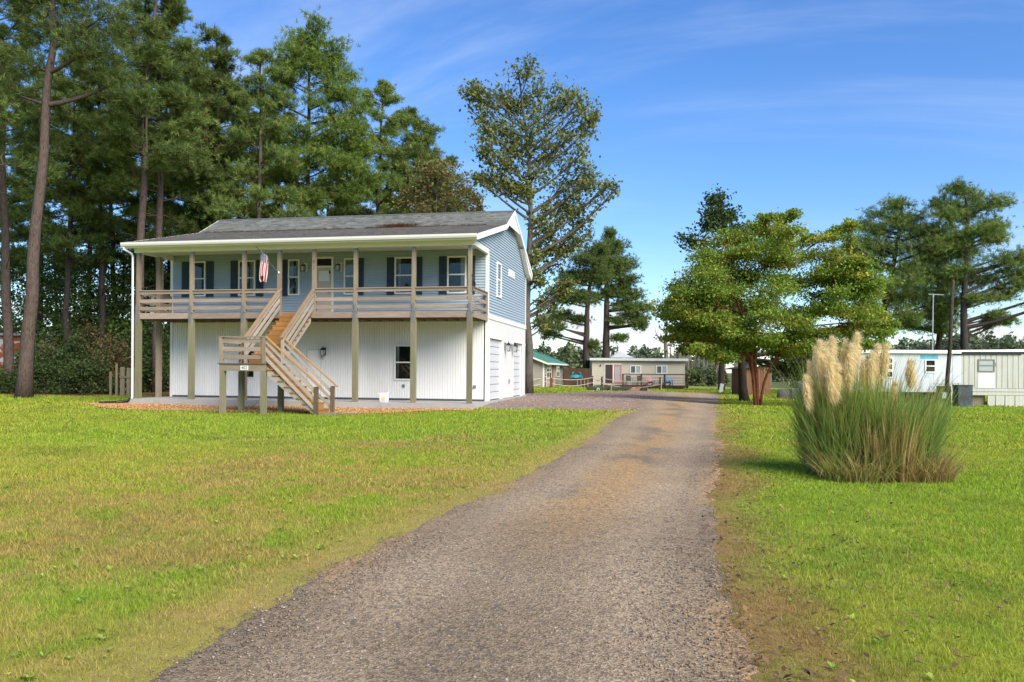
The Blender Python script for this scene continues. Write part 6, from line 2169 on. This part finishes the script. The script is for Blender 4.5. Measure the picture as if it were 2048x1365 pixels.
for px_ in (1155, 1162, 1169, 1176):
    xx = S(px_, 741, 81.6)[0]
    MB().box(xx - .04 - (x0 + x1) / 2, xx + .04 - (x0 + x1) / 2, -.5, -.42, -.05, .75).build('rail_post', wood('pale_batten', (.34, .27, .19), (.24, .18, .13), 'z'), scr)
# blue metal crab on the screen
crab = thing('crab_ornament', 'turquoise metal crab hung on the brown plank screen', 'ornament', (S(1153, 741, 81.9)[0], 81.93, S(1153, 753, 81.9)[1]))
cb = plain('turquoise_metal', (.045, .33, .42), .4, .15, 3)
mb = MB()
ell = [(.36 * math.cos(a), .17 * math.sin(a)) for a in np.linspace(0, 2 * math.pi, 20, endpoint=False)]
mb.prism(ell, 'y', -.03, .0)
mb.build('shell', cb, crab)
for s in (-1, 1):
    MB().tube([(s * .28, -.02, .10), (s * .48, -.02, .22), (s * .40, -.02, .38), (s * .24, -.02, .44)], [.03, .035, .045, .02], 6).build('claw', cb, crab)
    MB().tube([(s * .38, -.02, .34), (s * .30, -.02, .30), (s * .2, -.02, .34)], [.022, .02, .008], 5).build('pincer', cb, crab)
    for k in range(3):
        MB().tube([(s * .36, -.02, .06 - k * .1), (s * .55, -.02, .08 - k * .11), (s * .66, -.02, -.06 - k * .09)], [.035, .03, .012], 5).build('leg', cb, crab)
    MB().tube([(s * .08, -.02, .18), (s * .09, -.02, .25)], .02, 5).build('eye', cb, crab)
pipe_m = plain('dark_culvert', (.035, .042, .032), .7, .3, 2.0, dirt=(.07, .09, .045), dirt_amt=.7)
for (pa, pb, py_, Y, lab) in ((1173, 1222, 783, 66.5, 'dark culvert pipe length lying at the left edge of the gravel yard'), (1223, 1265, 783, 66.5, 'dark culvert pipe length with an earth-covered end, right of the other')):
    xa, xb = S(pa, py_, Y)[0], S(pb, py_, Y)[0]
    g_ = g1((xa + xb) / 2, Y)
    prof, px0 = MB(), None
    N = 26
    pts = [((xa + (xb - xa) * i / N) - (xa + xb) / 2, 0, .17 - (.06 * max(0, i - 18) / 8 if pa > 1200 else 0)) for i in range(N + 1)]
    o = prof.tube(pts, [.18 if i % 2 else .165 for i in range(N + 1)], 12).build('culvert_pipe', pipe_m, None, loc=((xa + xb) / 2, Y, g_))
    tag(o, lab, 'pipe')
x, _ = S(1222, 780, 66.2)
tag(MB().tube([(x, 66.1, g1(x, 66.1) - .1), (x, 66.1, g1(x, 66.1) + .5)], .06, 6).build('marker_stake', wood('stake', (.36, .28, .2), (.25, .19, .13), 'z')), 'short pale stake between the two culvert pipes', 'stake')
x, _ = S(1196, 781, 66.1)
tag(MB().tube([(x - .09, 66.05, g1(x, 66) - .05), (x - .09, 66.05, g1(x, 66) + .16), (x, 66.05, g1(x, 66) + .24), (x + .09, 66.05, g1(x, 66) + .16), (x + .09, 66.05, g1(x, 66) - .05)], .025, 6).build('pipe_hoop', trimw), 'small white hoop standing before the left culvert pipe', 'hoop')
# earth and rubble heap
r_ = np.random.default_rng(8)
x, _ = S(1277, 785, 66)
mb = MB()
nr = 9
for i in range(nr):
    for k in range(16):
        a = 2 * math.pi * k / 16
        q = i / (nr - 1)
        mb.v.append((1.5 * q * math.cos(a), .9 * q * math.sin(a), .34 * (1 - q) ** 1.3 * (1 + r_.normal() * .25) - .03 * q))
for i in range(nr - 1):
    for k in range(16):
        mb.f.append((i * 16 + k, i * 16 + (k + 1) % 16, (i + 1) * 16 + (k + 1) % 16, (i + 1) * 16 + k))
tag(mb.build('earth_heap', plain('bare_earth', (.24, .145, .09), .95, .35, 5, bump_s=.8), None, loc=(x, 66, g1(x, 66))), 'low heap of brown earth at the end of the culvert pipes', 'earth heap')
x, _ = S(1287, 783, 65.4)
tag(MB().add([(-.3, 0, .1), (.3, .05, .02), (.32, 0, .30), (-.1, .0, .36), (-.28, .25, .2), (.2, .3, .25), (0, .2, 0)], [(0, 1, 2, 3), (0, 3, 4), (3, 2, 5, 4), (1, 5, 2), (0, 4, 6), (1, 6, 5), (4, 5, 6), (0, 6, 1)]).build('broken_stump', pine_bark_d, None, loc=(x, 65.4, g1(x, 65.4))), 'dark broken stump beside the earth heap', 'stump')

# ------------------------------------------------------------------ small things along the right side
x, _ = S(1441, 784, 68)
o = tag(MB().box(-.15, .15, -.08, .08, -.1, .75).box(-.13, .13, -.09, -.08, .5, .7).build('utility_marker', plain('marker_grey', (.52, .54, .52), .6, .1), None, loc=(x, 68, g1(x, 68))), 'leaning pale utility marker beside the drive under the trees', 'marker')
o.rotation_euler = (0, R(9), 0)
x, _ = S(1464, 784, 69)
bb = thing('bird_bath', 'small concrete bird bath on the grass by the dark boles', 'bird bath', (x, 69, g1(x, 69)))
cpl = plain('cast_stone', (.50, .48, .43), .8, .15, 4)
MB().lathe([(.0, 0), (.2, 0), (.19, .06), (.09, .14), (.07, .36), (.12, .46), (0, .46)], 12).build('pedestal', cpl, bb)
MB().lathe([(0, .46), (.15, .46), (.34, .56), (.35, .59), (.3, .58), (.1, .52), (0, .51)], 16).build('bowl', cpl, bb)
def plank_shed():
    xa, _ = S(1486, 741, 62)
    xb, _ = S(1545, 741, 62)
    t = thing('plank_shed', 'small brown plank shed behind the crape myrtle', 'shed', (xa, 62, g1(xa, 62)), .15)
    m = wood('shed_plank', (.26, .135, .07), (.16, .08, .045), 'z')
    w = xb - xa
    n = 16
    MB().box(.05, w - .05, .06, 2.2, 0, 2.1).build('wall_core', m, t)
    for i in range(n):
        x0_ = w * i / n
        MB().box(x0_, x0_ + w / n - .015, 0, .05, 0, 2.0 + .45 * i / n).build('plank', m, t)
    MB().box(-.05, .06, -.02, .06, 0, 2.05).build('corner_post', wood('shed_post', (.36, .23, .13), (.26, .16, .09), 'z'), t)
    MB().hexa([(-.3, -.3, 1.98), (w + .2, -.3, 2.46), (w + .2, 2.5, 2.46), (-.3, 2.5, 1.98), (-.3, -.3, 2.06), (w + .2, -.3, 2.54), (w + .2, 2.5, 2.54), (-.3, 2.5, 2.06)]).build('roof', plain('dark_felt', (.05, .05, .05), .9, .2), t)
    for i in range(5):
        q = .0 + i * .5
        MB().box(q - .1, q + .08, -.34, -.301, 2.0 + .2 * q, 2.12 + .2 * q).build('rafter_end', trimw, t)
plank_shed()
# boulder-like cover
x, _ = S(1567, 797, 55)
mb = MB()
for i, (q, z) in enumerate(((.46, 0), (.45, .2), (.42, .42), (.33, .54), (.15, .60))):
    for k in range(14):
        a = 2 * math.pi * k / 14
        mb.v.append((q * math.cos(a) * (1 + .04 * math.sin(3 * a + i)), q * .8 * math.sin(a), z + .02 * math.sin(2 * a + i)))
for i in range(4):
    for k in range(14):
        mb.f.append((i * 14 + k, i * 14 + (k + 1) % 14, (i + 1) * 14 + (k + 1) % 14, (i + 1) * 14 + k))
mb.f.append(tuple(range(56, 70)))
rk = thing('rock_cover', 'grey rock-shaped well cover on a brown plinth in the grass', 'cover', (x, 55, g1(x, 55)))
mb.build('dome', plain('grey_rock', (.135, .13, .125), .9, .3, 5, bump_s=.6), rk, smooth=True, loc=(0, 0, .06))
MB().box(-.6, .62, -.42, .42, -.05, .065).build('plinth', plain('clay_plinth', (.24, .125, .075), .9, .2), rk)
# grey stepped stack of boards
xa, _ = S(1579, 785, 57)
st = thing('board_stack', 'stepped stack of weathered grey boards behind the plumes', 'stack', (xa, 57, g1(xa, 57)))
gb = wood('grey_board', (.33, .34, .32), (.20, .21, .20), 'x')
for i in range(9):
    MB().box(.0 if i < 5 else .45, 1.75, -.5 + (.0 if i < 5 else .05), .5, i * .13, i * .13 + .105).build('board', gb, st)

# ------------------------------------------------------------------ white mobile home
def mobile_home():
    Y = 50
    b = -.76
    x0 = S(1716, 741, Y)[0]
    x1 = S(2190, 741, Y)[0]
    xm = S(1905, 741, Y)[0]
    t = thing('mobile_home', 'long white mobile home, part bare sheathing, part streaked metal siding', 'mobile home', (x0, Y, b))
    def X(px_): return S(px_, 741, Y)[0] - x0
    def Z(py_, px_=1900): return S(px_, py_, Y)[1] - b
    wrap = plain('house_wrap', (.56, .59, .61), .5, .05, 1.0, dirt=(.56, .62, .68), dirt_amt=.5)
    m, nt, bs = new_mat('streaked_siding')
    v = coords(nt, (6, 6, .35))
    st = ramp01(nt, noise(nt, v, 1.3, 6, .65), .45, .75)
    v2 = coords(nt)
    base = mixc(nt, noise(nt, v2, 1.5, 5, .6), (.50, .50, .45), (.42, .41, .37))
    base = mixc(nt, node(nt, 'ShaderNodeMath', {0: st, 1: .55}, operation='MULTIPLY').outputs[0], base, (.30, .26, .17))
    nt.links.new(base, bs.inputs['Base Color'])
    bs.inputs['Roughness'].default_value = .6
    zl = Z(785)                                   # bottom of the raised left half
    MB().box(0, xm - x0, .04, 4, zl, Z(706)).build('wall_core', wrap, t)
    # sheathing sheets
    ns = 5
    for i in range(ns):
        a, c = (xm - x0) * i / ns, (xm - x0) * (i + 1) / ns - .012
        MB().box(a, c, .0, .039, zl if i < 4 else Z(768), Z(707)).build('sheathing_sheet', wrap, t)
    # printed blue strip and faint print on the wrap
    bl = plain('print_blue', (.11, .40, .55), .6, .15, 6)
    MB().box(X(1840), X(1876), -.004, .001, Z(719), Z(710.5)).build('print_strip', bl, t)
    lb = plain('print_faint', (.34, .50, .60), .6, .2, 8)
    for (pa, pb, ya, yb) in ((1790, 1800, 711, 713.5), (1801, 1806, 711, 713), (1837, 1845, 721, 724), (1892, 1896, 711, 714), (1906, 1918, 711, 714), (1849, 1860, 750, 756), (1862, 1872, 772, 778)):
        for q in range(3):
            w_ = (pb - pa) / 3
            MB().box(X(pa + q * w_), X(pa + q * w_ + w_ * .6), -.004, .001, Z(yb), Z(ya)).build('wrap_print', lb, t)
    MB().box(X(1905), X(1922), -.006, .0, Z(766), Z(712)).build('torn_wrap', plain('torn_wrap', (.58, .63, .68), .5, .2, 7, dirt=(.30, .40, .50), dirt_amt=.8), t)
    # right half: ribbed metal panels, lower strake, skirting with an opening
    xr = x1 - x0
    MB().box(xm - x0, xr, .03, 4, Z(788), Z(708)).build('wall_core', m, t)
    n = 26
    for i in range(n):
        a = xm - x0 + (xr - xm + x0) * i / n
        MB().prism([(a, .03), (a + .03, .0), (a + (xr - xm + x0) / n - .035, .0), (a + (xr - xm + x0) / n - .006, .03)], 'z', Z(776), Z(708.5)).build('siding_panel', m, t)
    a = X(1932)
    for z0, z1 in ((Z(783), Z(777)), (Z(790), Z(784))):
        MB().box(a, xr, -.02, .03, z0, z1).build('strake', m, t)
    for pa, pb in ((1933, 1945), (1976, 1991), (1992, 2010), (2011, 2030), (2031, 2060)):
        MB().box(X(pa), X(pb) - .02, .0, .05, -.05, Z(791)).build('skirt_panel', m, t)
    MB().box(X(1945), X(1975), .25, .3, -.05, Z(791)).build('skirt_opening', plain('plywood_grey', (.20, .165, .12), .9, .3, 3), t)
    MB().box(0, X(1933), .5, .55, -.05, zl).build('crawl_shade', plain('under_shade', (.03, .028, .024), .95), t)  # dark sheet painting the shade beneath the raised floor
    # roof edges
    wr = plain('white_roof_edge', (.80, .80, .80), .4, .03)
    rf = MB().box(-.15, xm - x0 + .45, -.18, 4.2, Z(707.5), Z(701)).build('roof', wr, t)
    MB().hexa([(xm - x0 + .3, -.12, Z(704)), (xr, -.12, Z(702)), (xr, 4.2, Z(702)), (xm - x0 + .3, 4.2, Z(704)), (xm - x0 + .3, -.12, Z(700.5)), (xr, -.12, Z(695)), (xr, 4.2, Z(695)), (xm - x0 + .3, 4.2, Z(700.5))]).build('roof_cap', wr, rf)
    MB().hexa([(xm - x0 + .05, -.09, Z(709.5)), (X(2043), -.09, Z(708.5)), (X(2043), .0, Z(708.5)), (xm - x0 + .05, .0, Z(709.5)), (xm - x0 + .05, -.09, Z(704.3)), (X(2043), -.09, Z(702.5)), (X(2043), .0, Z(702.5)), (xm - x0 + .05, 0, Z(704.3))]).build('dark_fascia', plain('dark_fascia', (.015, .016, .02), .6), rf)
    # windows
    def win(pa, pb, ya, yb, fm, pane, mid=True, vert=False):
        f = MB()
        a, c, zt, zb, q = X(pa), X(pb), Z(ya), Z(yb), .07
        f.box(a, c, -.05, .02, zt - q, zt).box(a, c, -.05, .02, zb, zb + q).box(a, a + q, -.05, .02, zb + q, zt - q).box(c - q, c, -.05, .02, zb + q, zt - q)
        if mid:
            f.box(a + q, c - q, -.04, .02, (zt + zb) / 2 - .035, (zt + zb) / 2 + .035)
        o = f.build('window', fm, t)
        MB().box(a + q, c - q, -.02, .0, zb + q, zt - q).build('pane', pane, o)
    win(1849.5, 1871, 719.5, 746, wr, glass)
    win(1774, 1786, 716, 742, wr, glass)
    win(1772, 1786, 742.5, 757, wr, glass, False)
    win(1955.4, 1988.6, 718.3, 743.6, plain('window_grey', (.19, .18, .165), .5), plain('curtain_pane', (.36, .39, .39), .25, .2, 6, spec=.5))
    MB().box(X(1956), X(1989), -.012, .0, Z(776), Z(745)).build('patch_panel', plain('patch_white', (.62, .62, .60), .5, .04), t)
    MB().tube([(X(1989), -.05, Z(725)), (X(1990), -.08, Z(733))], .02, 5).build('window_latch', galv, t)
mobile_home()
# dark plywood boxes and meter post in front of it
x, _ = S(1918, 810, 49)
t = thing('plywood_box', 'dark blue-stained plywood box against the mobile home', 'box', (x, 48.6, g1(x, 48.6)))
m, nt, b = new_mat('stained_plywood')
v = coords(nt)
base = mixc(nt, ramp01(nt, noise(nt, v, 2.2, 6, .7, .4), .42, .6), (.055, .048, .042), (.06, .11, .14))
nt.links.new(base, b.inputs['Base Color'])
b.inputs['Roughness'].default_value = .9
MB().box(-.43, .43, -.3, .3, 0, 1.28).build('body', m, t)
MB().box(-.46, .46, -.33, .33, 1.28, 1.33).build('lid', plain('box_lid', (.06, .055, .05), .8), t)
x, _ = S(1887, 810, 49)
t = thing('plywood_box', 'brown plywood box left of the dark pole', 'box', (x, 48.9, g1(x, 48.9)))
MB().box(-.36, .34, -.25, .25, 0, 1.20).build('body', plain('brown_ply', (.05, .042, .032), .9, .3, 3), t)
MB().box(-.39, .37, -.28, .28, 1.2, 1.25).build('lid', MATS['box_lid'], t)
x, _ = S(1900, 810, 47)
gz_ = g1(x, 47)
pt = thing('leaning_pole', 'slim dark wooden pole in front of the mobile home', 'pole', (x, 47, gz_))
xt, zt = S(1906, 560, 47)
MB().tube([(-.28, 0, -.3), (-.16, 0, 1.8), (-.02, 0, 3.6), (xt - x, 0, zt - gz_)], [.13, .12, .11, .09], 10).build('shaft', bark('pole_bark', (.085, .066, .050), (.045, .035, .028)), pt, smooth=True)
MB().box(-.52, -.28, -.12, .08, .55, .9).build('meter_box', plain('meter_grey', (.42, .43, .42), .5), pt)
MB().tube([(.02, -.12, -.1), (.0, -.13, 1.25)], .03, 6).build('conduit', trimw, pt)
# antenna mast
x, z0 = S(1865, 702, 53)
xt, zt = S(1866, 588, 53)
am = thing('antenna_mast', 'thin metal mast with a crossbar rising above the mobile home roof', 'antenna', (x, 53, z0 - .3))
alu = plain('mast_metal', (.46, .47, .48), .35, .1, metal=.6)
MB().tube([(0, 0, 0), (0, 0, 1.9), (.02, 0, zt - z0 + .3)], [.045, .04, .032], 7).build('mast', alu, am)
MB().tube([(-.28, 0, zt - z0 + .27), (.72, .05, zt - z0 + .24)], .03, 6).build('crossbar', alu, am)
MB().tube([(.02, 0, zt - z0 + .05), (.02, 0, zt - z0 + .3)], .05, 6).build('collar', alu, am)
